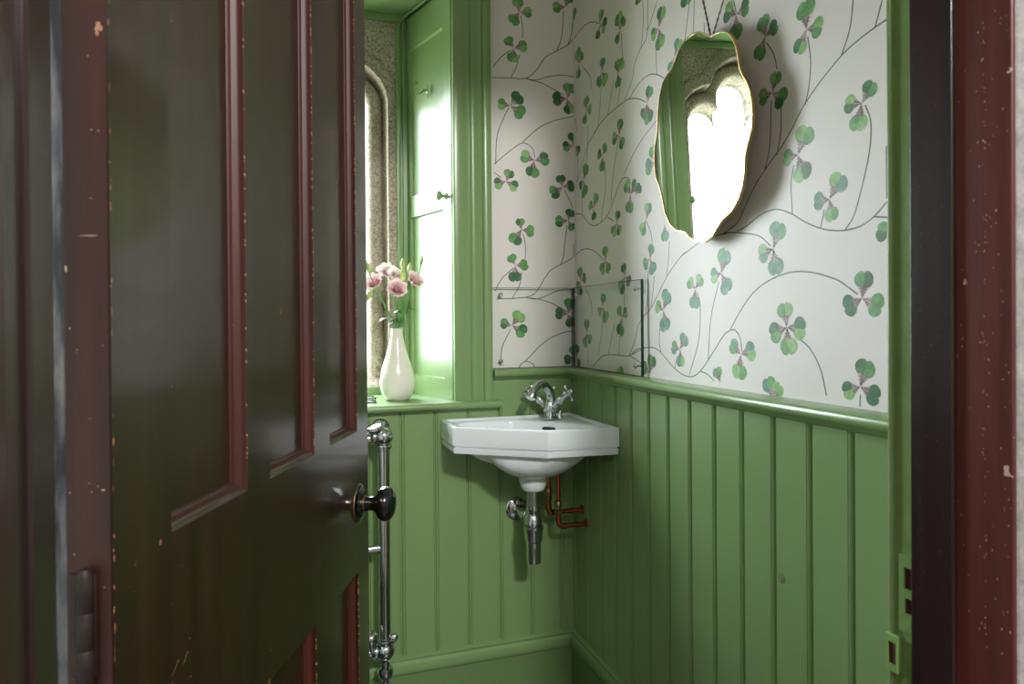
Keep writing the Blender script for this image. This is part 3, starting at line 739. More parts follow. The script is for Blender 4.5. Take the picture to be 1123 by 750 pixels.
# knob
kn = DP(.622, 0, .832); ax = Vector((DNR.x, DNR.y, 0))
b = MB().lathe([(0, 0), (.032, 0), (.032, .002), (.029, .0045), (.024, .005), (.022, .0075), (.016, .0085), (0, .0085)], kn, ax, 40); rose = b.build('knob_rose', 'black_glaze', door)
b = MB().lathe([(.0325, .0), (.0332, .001), (.0325, .0022)], kn, ax, 40); sub(b, 'rose_rim', 'brass_fitting', rose)
b = MB().lathe([(0, .008), (.0125, .008), (.0125, .013), (.0115, .020), (.012, .027), (.0165, .032), (.0245, .036), (.0285, .042), (.0292, .048), (.027, .055), (.020, .060), (.010, .0625), (0, .063)], kn, ax, 40); b.build('door_knob', 'black_glaze', door)
b = MB().lathe([(.0127, .0085), (.0137, .0095), (.0137, .0115), (.0127, .0125)], kn, ax, 32); sub(b, 'knob_collar', 'brass_fitting', rose)
kb = DP(.622, -DT, .832)
b = MB().lathe([(0, 0), (.032, 0), (.030, .004), (.012, .006), (.0115, .026), (.026, .034), (.029, .045), (.02, .058), (0, .062)], kb, -ax, 32); b.build('door_knob', 'black_glaze', door)
# hinge on the edge
hg = MB()
vs = []
dbox(hg, -.0035, -.001, -.033, -.012, .870, .948)
h1 = hg.build('hinge', 'old_iron', door, bevel=.0008)
c0 = DP(-.006, -.018, .866); b = MB().lathe([(0, -.012), (.004, -.010), (.0035, -.005), (.0055, -.001), (.0062, 0), (.0062, .026), (.0058, .0265), (.0062, .027), (.0062, .054), (.0058, .0545), (.0062, .055), (.0062, .083), (.004, .087), (0, .088)], c0, (0, 0, 1), 16)
b.build('hinge_knuckle', 'old_iron', door)
b = MB(); dbox(b, -.0035, -.001, -.033, -.012, 1.72, 1.80); b.build('hinge', 'old_iron', door, bevel=.0008)

# ------------------------------------------------------------------ basin
ZR = .867
basin = empty('corner_basin', (-.2, -.17, .8), 'white ceramic corner wash basin on the green boarded walls', 'basin')
OUT = [(-.0205, -.0205), (-.42, -.0205), (-.42, -.166), (-.212, -.313), (-.0205, -.325)]
INN = [(-.215, -.052), (-.392, -.052), (-.392, -.150), (-.204, -.283), (-.045, -.292), (-.045, -.222)]
BC = Vector((-.225, -.165))
def poly_r(poly, th, sm=0):
    d = Vector((math.cos(th), math.sin(th))); best = 1e9
    for i in range(len(poly)):
        a = Vector(poly[i]); c = Vector(poly[(i+1) % len(poly)]); e = c-a
        den = d.x*e.y-d.y*e.x
        if abs(den) < 1e-9: continue
        w = a-BC; t_ = (w.x*e.y-w.y*e.x)/den; u_ = (w.x*d.y-w.y*d.x)/den
        if t_ > 0 and -1e-6 <= u_ <= 1+1e-6: best = min(best, t_)
    return best
NA = 360
angs = [2*math.pi*k/NA for k in range(NA)]
# insert exact corners
for poly in (OUT,):
    for p in poly:
        a = math.atan2(p[1]-BC.y, p[0]-BC.x) % (2*math.pi); kk = min(range(NA), key=lambda k: abs(angs[k]-a)); angs[kk] = a
def smooth_arr(a, w, it=1):
    for _ in range(it):
        a = [sum(a[(i+k) % len(a)] for k in range(-w, w+1))/(2*w+1) for i in range(len(a))]
    return a
ro = [poly_r(OUT, a) for a in angs]; ro_s = [min(x, y+.0015) for x, y in zip(ro, smooth_arr(ro, 1, 1))]
ri = smooth_arr([poly_r(INN, a) for a in angs], 7, 2)
rings = []
def ring(rs, z): rings.append([(BC.x+r*math.cos(a), BC.y+r*math.sin(a), z if not callable(z) else z(a)) for r, a in zip(rs, angs)])
RZ = ZR-.070
ring([max(.0, r-.10)*.9 for r in ro_s], RZ+.012)
ring([r-.012 for r in ro_s], RZ+.002); ring([r-.0075 for r in ro_s], RZ); ring([r-.004 for r in ro_s], RZ+.001); ring([r-.003 for r in ro_s], RZ+.004)
ring([r-.0022 for r in ro_s], RZ+.0155); ring([r-.0065 for r in ro_s], RZ+.0165); ring([r-.0065 for r in ro_s], RZ+.0190); ring([r-.0008 for r in ro_s], RZ+.0200)
ring([r-.0 for r in ro_s], RZ+.023); ring(ro_s, ZR-.006); ring([r-.001 for r in ro_s], ZR-.0025); ring([r-.004 for r in ro_s], ZR); ring([r-.013 for r in ro_s], ZR+.0005)
ring([r-.017 for r in ro_s], ZR-.0015); ring([r-.020 for r in ro_s], ZR-.006)
ring([min(i+.004, r-.0215) for i, r in zip(ri, ro_s)], ZR-.008); ring([min(i, r-.024) for i, r in zip(ri, ro_s)], ZR-.010)
ring([min(i, r-.024)*.985 for i, r in zip(ri, ro_s)], ZR-.016)
for t_, z in ((.965, -.028), (.94, -.045), (.90, -.062), (.83, -.080), (.72, -.095), (.55, -.106), (.35, -.112), (.16, -.115)):
    base = smooth_arr([min(i, r-.024) for i, r in zip(ri, ro_s)], int(3+20*(1-t_)), 1); ring([r*t_ for r in base], ZR+z)
vs = [v for r_ in rings for v in r_]; fs = []
for i in range(len(rings)-1):
    for k in range(NA): fs.append((i*NA+k, i*NA+(k+1) % NA, (i+1)*NA+(k+1) % NA, (i+1)*NA+k))
fs.append(tuple((len(rings)-1)*NA+k for k in range(NA)))
b = MB().add(vs, fs); b.build('basin_rim', 'ceramic', basin, smooth=50)
# underside bowl and neck
TX, TY = -.197, -.160
pro = [(.165, .812), (.160, .800), (.150, .786), (.132, .768), (.108, .750), (.080, .734), (.052, .724), (.040, .719), (.0385, .712), (.037, .704), (.034, .694), (.030, .686), (.028, .684), (0, .684)]
INS = [(-.036, -.036), (-.40, -.036), (-.40, -.158), (-.206, -.294), (-.036, -.305)]
b = MB(); nA = 96; vs = []; fs = []
for (r, z) in pro:
    for k in range(nA):
        a = 2*math.pi*k/nA; e = max(0, (r-.045)/.12)
        dx, dy = r*math.cos(a)*(1-.03*e), r*math.sin(a)*(1-.16*e)
        # keep inside the apron outline (inset)
        q = 1.
        for (ax_, ay_), (bx_, by_) in zip(INS, INS[1:]+INS[:1]):
            ex, ey = bx_-ax_, by_-ay_; nx, ny = ey, -ex; nl = math.hypot(nx, ny); nx /= nl; ny /= nl
            dist = (ax_-TX)*nx+(ay_-TY)*ny; pr_ = dx*nx+dy*ny
            if dist < 0: dist, pr_ = -dist, -pr_
            if pr_ > dist: q = min(q, dist/pr_)
        vs.append((TX+dx*q+.012*e*q, TY+dy*q, z))
for i in range(len(pro)-1):
    for k in range(nA): fs.append((i*nA+k, i*nA+(k+1) % nA, (i+1)*nA+(k+1) % nA, (i+1)*nA+k))
b.add(vs, fs).build('basin_bowl', 'ceramic', basin, smooth=60)
# overflow slot and drain
oc = Vector((-.137, -.130, ZR-.026)); 
a_s = math.atan2(oc.y-BC.y, oc.x-BC.x); dv = Vector((math.cos(a_s), math.sin(a_s), 0)); tv = Vector((-dv.y, dv.x, 0))
rr = min(ri[min(range(NA), key=lambda k: abs(angs[k]-(a_s % (2*math.pi))))], 9)
oc = Vector((BC.x, BC.y, 0))+dv*(rr*.95-.006); oc.z = ZR-.026
pts = []
for k in range(24):
    a = 2*math.pi*k/24; cx_ = math.copysign(abs(math.cos(a))**.6, math.cos(a))*.019; pts.append(oc+tv*cx_+Vector((0, 0, math.sin(a)*.0052)))
bb = MB(); bb.add([tuple(p) for p in pts]+[tuple(p+dv*.016) for p in pts], [tuple(range(24))]+[(i, (i+1) % 24, 24+(i+1) % 24, 24+i) for i in range(24)])
bb.build('overflow_slot', 'slot_dark', basin)
b = MB().lathe([(0, .0), (.022, .0), (.024, .002), (.020, .004), (.014, .003), (.012, .006), (0, .007)], (BC.x, BC.y, ZR-.1155), (0, 0, 1), 32); b.build('drain', 'chrome', basin)

# ------------------------------------------------------------------ tap
TB = Vector((-.120, -.092, ZR-.0025))
tap = empty('basin_tap', TB, 'chrome mixer tap with crosshead handles standing on the white basin', 'tap')
b = MB().lathe([(0, 0), (.024, 0), (.024, .003), (.018, .006), (.0165, .012), (.0155, .018), (.019, .022), (.020, .030), (.0165, .040), (.0145, .048), (.0, .052)], TB, (0, 0, 1), 28)
b.build('tap_body', 'chrome', tap)
so_ = Vector((-.79, -.61, 0)).normalized()
pth = [TB+Vector((0, 0, .030)), TB+Vector((0, 0, .060))-so_*.004, TB+so_*.010+Vector((0, 0, .082)), TB+so_*.036+Vector((0, 0, .099)), TB+so_*.064+Vector((0, 0, .097)), TB+so_*.088+Vector((0, 0, .084)), TB+so_*.099+Vector((0, 0, .068))]
sp = spline(pth, 8); n_ = len(sp)
b = MB().tube(sp, [.0155-.0045*min(1, i/(n_*.45))+.0*i for i in range(n_)], 20)
b.lathe([(.0, -.003), (.0125, -.003), (.0135, 0), (.0135, .010), (.0115, .012), (0, .012)], sp[-1], (sp[-2]-sp[-1]), 20)
b.build('spout', 'chrome', tap)
lat = Vector((-.66, .75, 0)).normalized()
for sg in (1, -1):
    d_ = (lat*sg*.80+Vector((0, 0, .62))+so_*.10).normalized(); c0 = TB+Vector((0, 0, .026))
    b = MB().lathe([(.012, .004), (.011, .020), (.0085, .026), (.0085, .032), (.0115, .036), (.0125, .043), (.0095, .049), (.0075, .054), (.0065, .064), (.0055, .074)], c0, d_, 20)
    arm = b.build('valve_arm', 'chrome', tap)
    hc = c0+d_*.080
    q = Vector((0, 0, 1)).rotation_difference(d_)
    b = MB().lathe([(0, -.008), (.007, -.008), (.009, -.003), (.009, .004), (.0065, .008), (0, .010)], hc, d_, 20)
    for k in range(4):
        e = q @ Vector((math.cos(k*math.pi/2+.5), math.sin(k*math.pi/2+.5), 0))
        b.lathe([(.0035, .005), (.003, .012), (.0036, .0165), (.0052, .020), (.0052, .023), (.003, .0255), (0, .026)], hc, e, 12)
    subp(b, 'cross_handle', 'chrome', arm)
    b = MB().lathe([(0, .010), (.0052, .0095), (.0048, .0112), (0, .012)], hc, d_, 16); subp(b, 'handle_button', 'plate_white', arm)
rp = TB+Vector((.018, .012, 0))
b = MB().tube([rp+Vector((0, 0, .0)), rp+Vector((0, 0, .078))], .0016, 8); b.lathe([(0, 0), (.0055, .002), (.0065, .006), (.0055, .010), (.003, .013), (0, .014)], rp+Vector((0, 0, .076)), (0, 0, 1), 14); b.lathe([(.004, 0), (.005, .004), (0, .006)], rp, (0, 0, 1), 12)
b.build('pop_up_rod', 'chrome', tap)
rp2 = TB-so_*.004-lat*.030
b = MB().lathe([(0, 0), (.007, 0), (.007, .004), (.005, .008), (.0045, .018), (.003, .022), (0, .023)], rp2, (0, 0, 1), 14); b.build('chain_stay', 'chrome', tap)

# ------------------------------------------------------------------ bottle trap
trap = empty('bottle_trap', (TX, TY, .485), 'chrome bottle trap hanging under the white corner basin', 'trap')
b = MB().lathe([(0, .684), (.0175, .684), (.0175, .628)], (TX, TY, 0), (0, 0, 1), 28); b.build('tailpiece', 'chrome_satin', trap)
b = MB().lathe([(.0178, .640), (.020, .639), (.0205, .632), (.019, .626), (.0175, .624), (.0175, .616), (.020, .612), (.0225, .608), (.0225, .600), (.0235, .598), (.0235, .592), (.021, .590)], (TX, TY, 0), (0, 0, 1), 28); b.build('collar_nut', 'chrome', trap)
b = MB().lathe([(.021, .590), (.0265, .586), (.0270, .578), (.0255, .572), (.0245, .552), (.0235, .546), (.0205, .543), (.0200, .492), (.0185, .487), (.015, .485), (0, .485)], (TX, TY, 0), (0, 0, 1), 32); b.build('trap_cup', 'chrome', trap)
b = MB().tube([(TX, TY+.01, .603), (TX-.001, -.02, .596)], .0145, 20); b.lathe([(.015, 0), (.0185, .001), (.0195, .008), (.0185, .016), (.015, .017)], (TX, TY+.045, .602), (0, 1, -.05), 24); b.build('outlet_pipe', 'chrome', trap)
b = MB().lathe([(0, 0), (.033, 0), (.033, .0015), (.030, .004), (.022, .0065), (.018, .0085), (.015, .009)], (TX-.001, -.0205, .596), (0, -1, 0), 36); b.build('wall_flange', 'chrome', trap)

# ------------------------------------------------------------------ copper pipes
def pipe(name, x, y, z0, ztop, label, rr_=.0065):
    e = empty(name, (x, y, z0), label, 'pipe', None)
    pts = [Vector((x, y, ztop)), Vector((x, y, z0+.02)), Vector((x+.002, y, z0+.009)), Vector((x+.009, y, z0+.002)), Vector((x+.02, y, z0)), Vector((-.0205, y, z0))]
    b = MB().tube([pts[0], Vector((x, y, z0+.05))]+spline(pts[1:5], 5)+[pts[5]], rr_, 14); b.build('copper_tube', 'copper', e)
    b = MB()
    b.tube([Vector((x, y, z0+.022))]+spline(pts[1:5], 5)[1:]+[Vector((x+.024, y, z0))], rr_+.0016, 14)
    b.lathe([(rr_+.001, 0), (rr_+.0026, .001), (rr_+.0026, .005), (rr_+.001, .006)], (x+.020, y, z0), (1, 0, 0), 14)
    b.build('pipe_elbow', 'copper', e)
    b = MB().lathe([(rr_+.0002, 0), (rr_+.003, .001), (rr_+.003, .006), (rr_+.0002, .007)], (-.055, y, z0), (1, 0, 0), 14); b.build('pipe_coupling', 'copper', e)
    b = MB().lathe([(rr_, 0), (.010, .001), (.011, .006), (.011, .012), (.0082, .014), (.0082, .022), (.0105, .024), (.0105, .034), (.0085, .037), (rr_, .038)], (x, y, z0+.036), (0, 0, 1), 6+6)
    b.lathe([(0, 0), (.005, 0), (.005, .008), (.003, .010), (0, .010)], (x-.006, y-.004, z0+.054), (-.6, -.8, 0), 10)
    b.build('isolation_valve', 'brass_fitting', e)
    b = MB().lathe([(0, 0), (.014, 0), (.014, .002), (.010, .005), (rr_, .006)], (-.0205, y, z0), (-1, 0, 0), 18); b.build('pipe_collar', 'copper', e)
pipe('supply_pipe', -.126, -.088, .594, .742, 'upper copper supply pipe elbowed into the right wall below the basin')
pipe('supply_pipe', -.1065, -.116, .5615, .742, 'lower, nearer copper supply pipe elbowed into the right wall below the basin')

# ------------------------------------------------------------------ splashback panes
def pane(name, axis, a, c, z0, z1, label, clips):
    e = empty(name, ((a+c)/2 if axis == 0 else -.011, -.011 if axis == 0 else (a+c)/2, z0), label, 'splashback', 'glass splashback panes above the basin')
    off0, off1 = -.008, -.014
    bb = MB()
    if axis == 0: bb.box((a, off0, z0), (c, off1, z1))
    else: bb.box((off0, a, z0), (off1, c, z1))
    bb.build('glass_pane', 'splash_glass', e)
    bb = MB(); w = .0018
    for (u0, u1, w0, w1) in ((a-.0003, a+(w if axis else .0005), z0, z1), (c-.0004, c+.0003, z0, z1), (a, c, z0, z0+.0015), (a, c, z1-.0009, z1+.0002)):
        if axis == 0: bb.box((u0, off0+.0002, w0), (u1, off1-.0002, w1))
        else: bb.box((off0+.0002, u0, w0), (off1-.0002, u1, w1))
    bb.build('polished_edge', 'glass_edge', e)
    for (u, z) in clips:
        o = (u, off1-.0005, z) if axis == 0 else (off1-.0005, u, z); dr = (0, -1, 0) if axis == 0 else (-1, 0, 0)
        bb = MB().lathe([(0, -.012), (.003, -.012), (.003, -.001), (.0055, 0), (.0062, .001), (.0062, .003), (.0045, .005), (0, .0055)], o, dr, 18); bb.build('mirror_screw', 'chrome', e)
pane('glass_splashback', 0, -.2665, -.015, 1.0035, 1.238, 'clear glass splashback pane on the back wall above the basin', [(-.240, 1.217), (-.240, 1.026)])
pane('glass_splashback', 1, -.4255, -.016, 1.0035, 1.239, 'clear glass splashback pane on the right wall with dark edge', [(-.400, 1.217), (-.400, 1.028), (-.045, 1.217)])

# ------------------------------------------------------------------ mirror
MO = Vector((-.034, -.71, 1.5)); MYAW, MPIT = R(2.55), R(-1.6)
# mirror plane normal, slightly turned and leaning
mn = Vector((-math.cos(MYAW)*math.cos(MPIT), math.sin(MYAW), math.sin(MPIT))).normalized()
MOUT = [(778.3,40.2),(783,37.5),(788.3,35),(793.5,34.6),(798.3,35.8),(803.3,41.7),(807.5,51.7),(810,65),(811.2,75),(815,83.3),(819.2,90),(822.5,100),(824.4,110),(825.4,123.3),(825.2,136.7),(823.1,147),(819.8,159),(817.3,171),(816.6,188.4),(814.6,204),(809.4,219.6),(802.3,231.7),(792.4,240.6),(786.9,249),(781.5,258.6),(772.8,265.2),(764.2,264.7),(756.4,260.6),(752,255),(747,253.4),(741.6,252.9),(734.7,245.6),(729.5,233.4),(726.9,219.6),(724.0,206),(719.1,193.6),(717.8,180),(718.2,162.3),(720.3,148.5),(721.2,140),(721.7,123.3),(723.3,106.7),(726.7,91.7),(730.8,83.3),(737,75.5),(740.6,67),(745,55),(751.7,43.3),(760,36.7),(766.7,35),(773.3,38)]
def on_plane(px, py, O, n_): r = ray(px, py); t_ = (O-CAM).dot(n_)/r.dot(n_); return CAM+r*t_
mp = [on_plane(x, y, MO, mn) for x, y in MOUT]
mir = empty('wall_mirror', MO, 'wavy-edged mirror with thin brass rim hung on the clover paper', 'mirror')
n = len(mp); cen = sum(mp, Vector())/n
b = MB(); b.add([tuple(p) for p in mp]+[tuple(cen)], [(i, (i+1) % n, n) for i in range(n)]); b.build('mirror_glass', 'mirror_silver', mir, smooth=0)
b = MB(); lip = .0035; vs = []
for (off, dn) in ((-.0012, .0006), (-.0010, .0016), (.0012, .0016), (.0014, -.005), (-.0012, -.005)):
    for i, p in enumerate(mp):
        tg = (mp[(i+1) % n]-mp[i-1]).normalized(); on_ = tg.cross(mn).normalized()
        if on_.dot(p-cen) < 0: on_ = -on_
        vs.append(p+on_*off+mn*dn)
fs = [(j*n+i, j*n+(i+1) % n, (j+1)*n+(i+1) % n, (j+1)*n+i) for j in range(4) for i in range(n)]; fs.append(tuple(4*n+i for i in range(n)))
b.add(vs, fs); b.build('brass_rim', 'brass_rim', mir, smooth=30)
# hanging cord
nail = Vector((-.012, mp[0].y, 2.20)); ca = mp[0]-mn*.004+Vector((0, 0, -.006))
p1 = on(771.0, 0, 0, -.02); p2 = on(793.5, 0, 0, -.02)
b = MB()
for q in (p1, p2):
    d_ = (q-ca).normalized(); e = q+d_*.16
    for ph in (0, math.pi):
        pts = []
        for k in range(61):
            t_ = k/60; c_ = ca.lerp(e, t_); w = .0011
            pts.append(c_+Vector((math.cos(ph+k*.9)*w, math.sin(ph+k*.9)*w, 0)))
        b.tube(pts, .0012 if q is p1 else .0008, 6)
b.lathe([(0, -.005), (.0035, -.003), (.0035, .003), (0, .005)], ca+Vector((-.001, 0, .006)), (0, 0, 1), 10)
b.build('hanging_cord', 'twine', mir)
for q in (p1, p2):
    b = MB(); e = q+(q-ca).normalized()*.16
    b.lathe([(0, -.016-e.x*0), (.002, -.016), (.002, 0), (.005, .001), (.006, .004), (0, .006)], (e.x, e.y, e.z), (-1, 0, 0), 12)
    b.build('picture_nail', 'brass_fitting', mir)

# ------------------------------------------------------------------ towel radiator
rad = empty('towel_radiator', (-.589, -.1, .0), 'chrome ball-jointed towel radiator on the back wall beside the open door', 'radiator')
RX, RY, RXL = -.589, -.10, -1.08
def vert(x):
    b = MB().tube([(x, RY, .285), (x, RY, .835)], .0155, 24); return b.build('upright_tube', 'chrome', rad)
vert(RX); vert(RXL)
for z in (.838, .552, .283):
    b = MB().tube([(RX, RY, z), (RXL, RY, z)], .0125 if z != .552 else .0105, 20); b.build('cross_rail', 'chrome', rad)
b = None
for x in (RX, RXL):
    for z in (.842, .283):
        b = MB().sphere((x, RY, z), .0255, n=28)
        sg = -1 if x == RX else 1
        zz = -1 if z > .5 else 1
        b.lathe([(.0155, .020), (.0205, .021), (.0215, .025), (.0205, .029), (.018, .030), (.018, .034), (.0155, .036)], (x, RY, z), (0, 0, zz), 24)
        b.lathe([(.0125, .020), (.0205, .021), (.0215, .025), (.0205, .029), (.017, .031), (.0125, .036)], (x, RY, z), (sg, 0, 0), 24)
        b.build('ball_joint', 'chrome', rad)
    b = MB().tube([(x, RY+.02, .849), (x, -.026, .852)], .010, 16); b.lathe([(0, 0), (.026, 0), (.0265, .004), (.022, .008), (.012, .012), (.010, .014)], (x, -.0205, .852), (0, -1, 0), 28); b.build('wall_bracket', 'chrome', rad)
# second small bow on top of the upper rail and valve assembly
b = MB().lathe([(0, -.012), (.016, -.010), (.022, -.004), (.023, .004), (.018, .011), (0, .014)], (RX-.022, RY-.004, .862), (-.3, -.2, 1), 20); b.build('air_vent', 'chrome', rad)
b = MB().lathe([(0, .0), (.012, 0), (.012, .012), (.019, .016), (.021, .028), (.018, .040), (.012, .045), (.010, .052), (.010, .14)], (RX, RY, .255), (0, 0, -1), 22)
b.build('valve_body', 'chrome', rad)
b = MB().lathe([(.008, 0), (.008, .02), (.013, .024), (.018, .028), (.020, .040), (.018, .052), (.012, .058), (0, .060)], (RX-.034, RY-.005, .285), (-.1, -.2, 1), 14)
b.lathe([(.006, 0), (.006, .016), (.010, .020), (.011, .032), (.007, .038), (0, .039)], (RX+.010, RY-.004, .290), (.45, 0, .9), 12); b.build('valve_head', 'chrome', rad)
b = MB().tube([(RX, RY, .125), (RX, RY, .0)], .0085, 14); b.lathe([(0, 0), (.02, 0), (.018, .006), (.009, .008)], (RX, RY, .0), (0, 0, 1), 20); b.build('feed_pipe', 'chrome', rad)

# ------------------------------------------------------------------ vase
VX, VY = -.526, .075
vz = SILL+.0005
prof = [(0, .0), (.029, 0), (.0325, .002), (.0395, .010), (.0465, .024), (.0500, .040), (.0505, .054), (.0480, .072), (.0430, .092), (.0365, .112), (.0295, .134), (.0235, .156), (.0190, .176), (.0168, .190), (.0165, .200), (.0172, .205), (.0168, .2065), (.0150, .205), (.0143, .195), (.016, .175), (.022, .145), (.03, .11), (.0, .06)]
b = MB().lathe(prof, (VX, VY, vz), (0, 0, 1), 48); va = b.build('flower_vase', 'vase_ceramic', smooth=60)
tag(va, 'white teardrop ceramic vase standing on the green window sill', 'vase')
MOUTH = Vector((VX, VY, vz+.200))

# ------------------------------------------------------------------ flowers
def petal(bb, at, C0, ax, ang, size, open_, width, ruff, seed):
    """one cupped petal: grid from base to rim"""
    q = Vector((0, 0, 1)).rotation_difference(ax); r_ = random.Random(seed)
    nu, nv = 7, 8; o = len(bb.v); vs = []; ph = r_.uniform(0, 6)
    for i in range(nu+1):
        t_ = i/nu
        rad_ = size*(.08+open_*t_**.8); h = size*(1.12*t_**.9)*(1-open_*.38*t_)-size*.10*open_*max(0, t_-.75)*3
        hw = width*math.sin(min(1, t_*1.15+.12)*math.pi*.62)
        for j in range(nv+1):
            s_ = (j/nv-.5)*2; a = ang+s_*hw
            rr_ = rad_*(1-.06*abs(s_)**2)+ruff*size*math.sin(s_*5+ph)*t_**3; hh = h-size*.10*abs(s_)**3*t_+ruff*size*math.cos(s_*6+ph)*t_**3
            vs.append(C0+q @ Vector((rr_*math.cos(a), rr_*math.sin(a), hh))); at.append(t_)
    fs = [(i*(nv+1)+j, i*(nv+1)+j+1, (i+1)*(nv+1)+j+1, (i+1)*(nv+1)+j) for i in range(nu) for j in range(nv)]
    bb.add(vs, fs)
def bloom(par, C0, ax, size, mat, seed):
    bb = MB(); at = []; r_ = random.Random(seed)
    for lay, (n_, op, wd, sc) in enumerate(((3, .16, 1.5, .86), (4, .32, 1.25, .95), (5, .52, 1.1, 1.02), (6, .74, .95, 1.0))):
        for k in range(n_): petal(bb, at, C0, ax, 2*math.pi*k/n_+lay*.7+r_.uniform(-.15, .15), size*sc*r_.uniform(.92, 1.06), op*r_.uniform(.9, 1.1), wd, .085, seed*31+lay*7+k)
    o = bb.build('bloom', mat, par, smooth=80, attr=at); return o
def leafblade(bb, base, d_, L, w, droop=.3):
    d_ = Vector(d_).normalized(); sd_ = d_.cross(Vector((0, 0, 1))); sd_ = sd_.normalized() if sd_.length > .05 else Vector((1, 0, 0)); n = 6; vs = []
    for i in range(n+1):
        t_ = i/n; c_ = base+d_*L*t_+Vector((0, 0, -droop*L*t_*t_)); ww = w*math.sin(math.pi*min(.98, t_*.92+.06))
        vs += [c_-sd_*ww, c_+Vector((0, 0, -.15*ww)), c_+sd_*ww]
    fs = []
    for i in range(n):
        a = i*3; fs += [(a, a+1, a+4, a+3), (a+1, a+2, a+5, a+4)]
    bb.add(vs, fs)
def stemflower(tip_px, y, label, kind, size, face, seed, mat='petal_pink', leaves=2, leaf_px=None):
    C0 = on(tip_px[0], tip_px[1], 1, y); r_ = random.Random(seed)
    base = MOUTH+Vector((r_.uniform(-.009, .009), r_.uniform(-.009, .009), -.05))
    top = MOUTH+Vector((r_.uniform(-.009, .009), r_.uniform(-.009, .009), .004)); fa = Vector(face).normalized()
    e = empty('lisianthus_stem', MOUTH, label, 'flower', 'cut flowers in the white vase')
    C1 = C0-fa*size*.35
    pts = spline([base, top, top.lerp(C1, .5)+Vector((r_.uniform(-.006, .006), 0, .01)), C1-Vector(fa)*.012, C1], 6)
    b = MB().tube(pts, .0014, 7); b.build('stem', 'flower_stem', e)
    if kind == 'bloom':
        bloom(e, C1, fa, size, mat, seed)
        bb = MB()
        for k in range(5):
            a = 2*math.pi*k/5; q = Vector((0, 0, 1)).rotation_difference(fa); dr = q @ Vector((math.cos(a), math.sin(a), .5)); leafblade(bb, C1, dr, size*.65, .0018, .0)
        bb.build('calyx', 'flower_stem', e, smooth=60)
    else:
        bb = MB().lathe([(0, -.1*size), (.16*size, 0), (.27*size, .3*size), (.28*size, .6*size), (.18*size, .95*size), (.05*size, 1.25*size), (0, 1.3*size)], C1, fa, 14); bb.build('bud', 'bud_green', e)
    for k in range(leaves):
        t_ = r_.uniform(.1, .5); pt = top.lerp(C1, t_); bb = MB(); a = r_.uniform(0, 6.28)
        leafblade(bb, pt, (math.cos(a), math.sin(a)*.5, .25), r_.uniform(.030, .044), r_.uniform(.008, .012), .6); bb.build('leaf', 'flower_leaf', e, smooth=60)
    return e
stemflower((434.5, 318), .035, 'open pink bloom facing forward at the middle of the vase', 'bloom', .034, (.05, -.9, .45), 3, leaves=3)
stemflower((454, 309), .060, 'pink bloom leaning right in front of the bright shutter', 'bloom', .032, (.35, -.75, .6), 5, leaves=3)
stemflower((411, 311), .075, 'pink bloom leaning left, partly behind the door edge', 'bloom', .034, (-.5, -.55, .5), 8, leaves=2)
stemflower((424, 299), .118, 'pale whitish bloom behind and between the two left pink ones', 'bloom', .032, (-.15, -.75, .65), 11, mat='petal_pale', leaves=1)
stemflower((434.5, 303), .088, 'pale pink bloom rising behind the central rose-like bloom', 'bloom', .030, (.1, -.7, .7), 13, mat='petal_pale', leaves=1)
stemflower((442, 303), .06, 'fat yellow-green bud standing upright right of the centre', 'bud', .031, (0, 0, 1), 17, leaves=2)
stemflower((441.5, 292), .075, 'taller yellow-green bud rising above the central bloom', 'bud', .026, (.05, 0, 1), 19, leaves=0)
stemflower((462, 287), .06, 'thin highest bud at the far right of the bunch', 'bud', .021, (.15, 0, 1), 23, leaves=0)
stemflower((449, 296), .085, 'small pale bud just left of the right-leaning bloom', 'bud', .024, (.1, 0, 1), 29, leaves=1)
stemflower((404.5, 296), .07, 'green bud above the left pink bloom at the door edge', 'bud', .026, (-.3, 0, 1), 31, leaves=0)
stemflower((405, 322), .06, 'drooping green bud under the left pink bloom', 'bud', .026, (-.3, -.2, -.8), 37, leaves=1)
# collar foliage at the vase mouth
e = empty('leafy_sprig', MOUTH, 'short sprig of dark green leaves filling the mouth of the vase', 'foliage')
b = MB().tube([MOUTH+Vector((0, 0, -.04)), MOUTH+Vector((0, 0, .035))], .0018, 7); b.build('stem', 'flower_stem', e)
for k in range(9):
    a = k*2.399; bb = MB(); leafblade(bb, MOUTH+Vector((math.cos(a)*.004, math.sin(a)*.004, .001+.004*k)), (math.cos(a), math.sin(a), .35+.05*k), .022+.001*k, .006, .5); bb.build('leaf', 'flower_leaf', e, smooth=60)

# small dark rimmed dish on the sill, mostly behind the door
tx = on(404, 440, 2, SILL+.006)
b = MB()
for z in (SILL+.001, SILL+.0125):
    x0, x1, y0, y1 = tx.x-.085, tx.x+.022, tx.y-.01, tx.y+.05
    pts = [(x0, y0, z+.002), (x1-.008, y0, z+.002), (x1, y0+.008, z+.002), (x1, y1-.008, z+.002), (x1-.008, y1, z+.002), (x0, y1, z+.002), (x0, y0, z+.002)]
    b.tube(pts, .0018, 8)
for (x, y) in ((x1-.004, y0+.003), (x1-.004, y1-.003), (x0, y0), (x0, y1)): b.tube([(x, y, SILL), (x, y, SILL+.0145)], .0013, 6)
for k in range(5): b.tube([(x0+.02*k+.01, y0, SILL+.003), (x0+.02*k+.01, y1, SILL+.003)], .0012, 6)
tag(b.build('wire_soap_rack', 'slot_dark'), 'dark low wire rack on the sill between the vase and the door edge', 'rack')

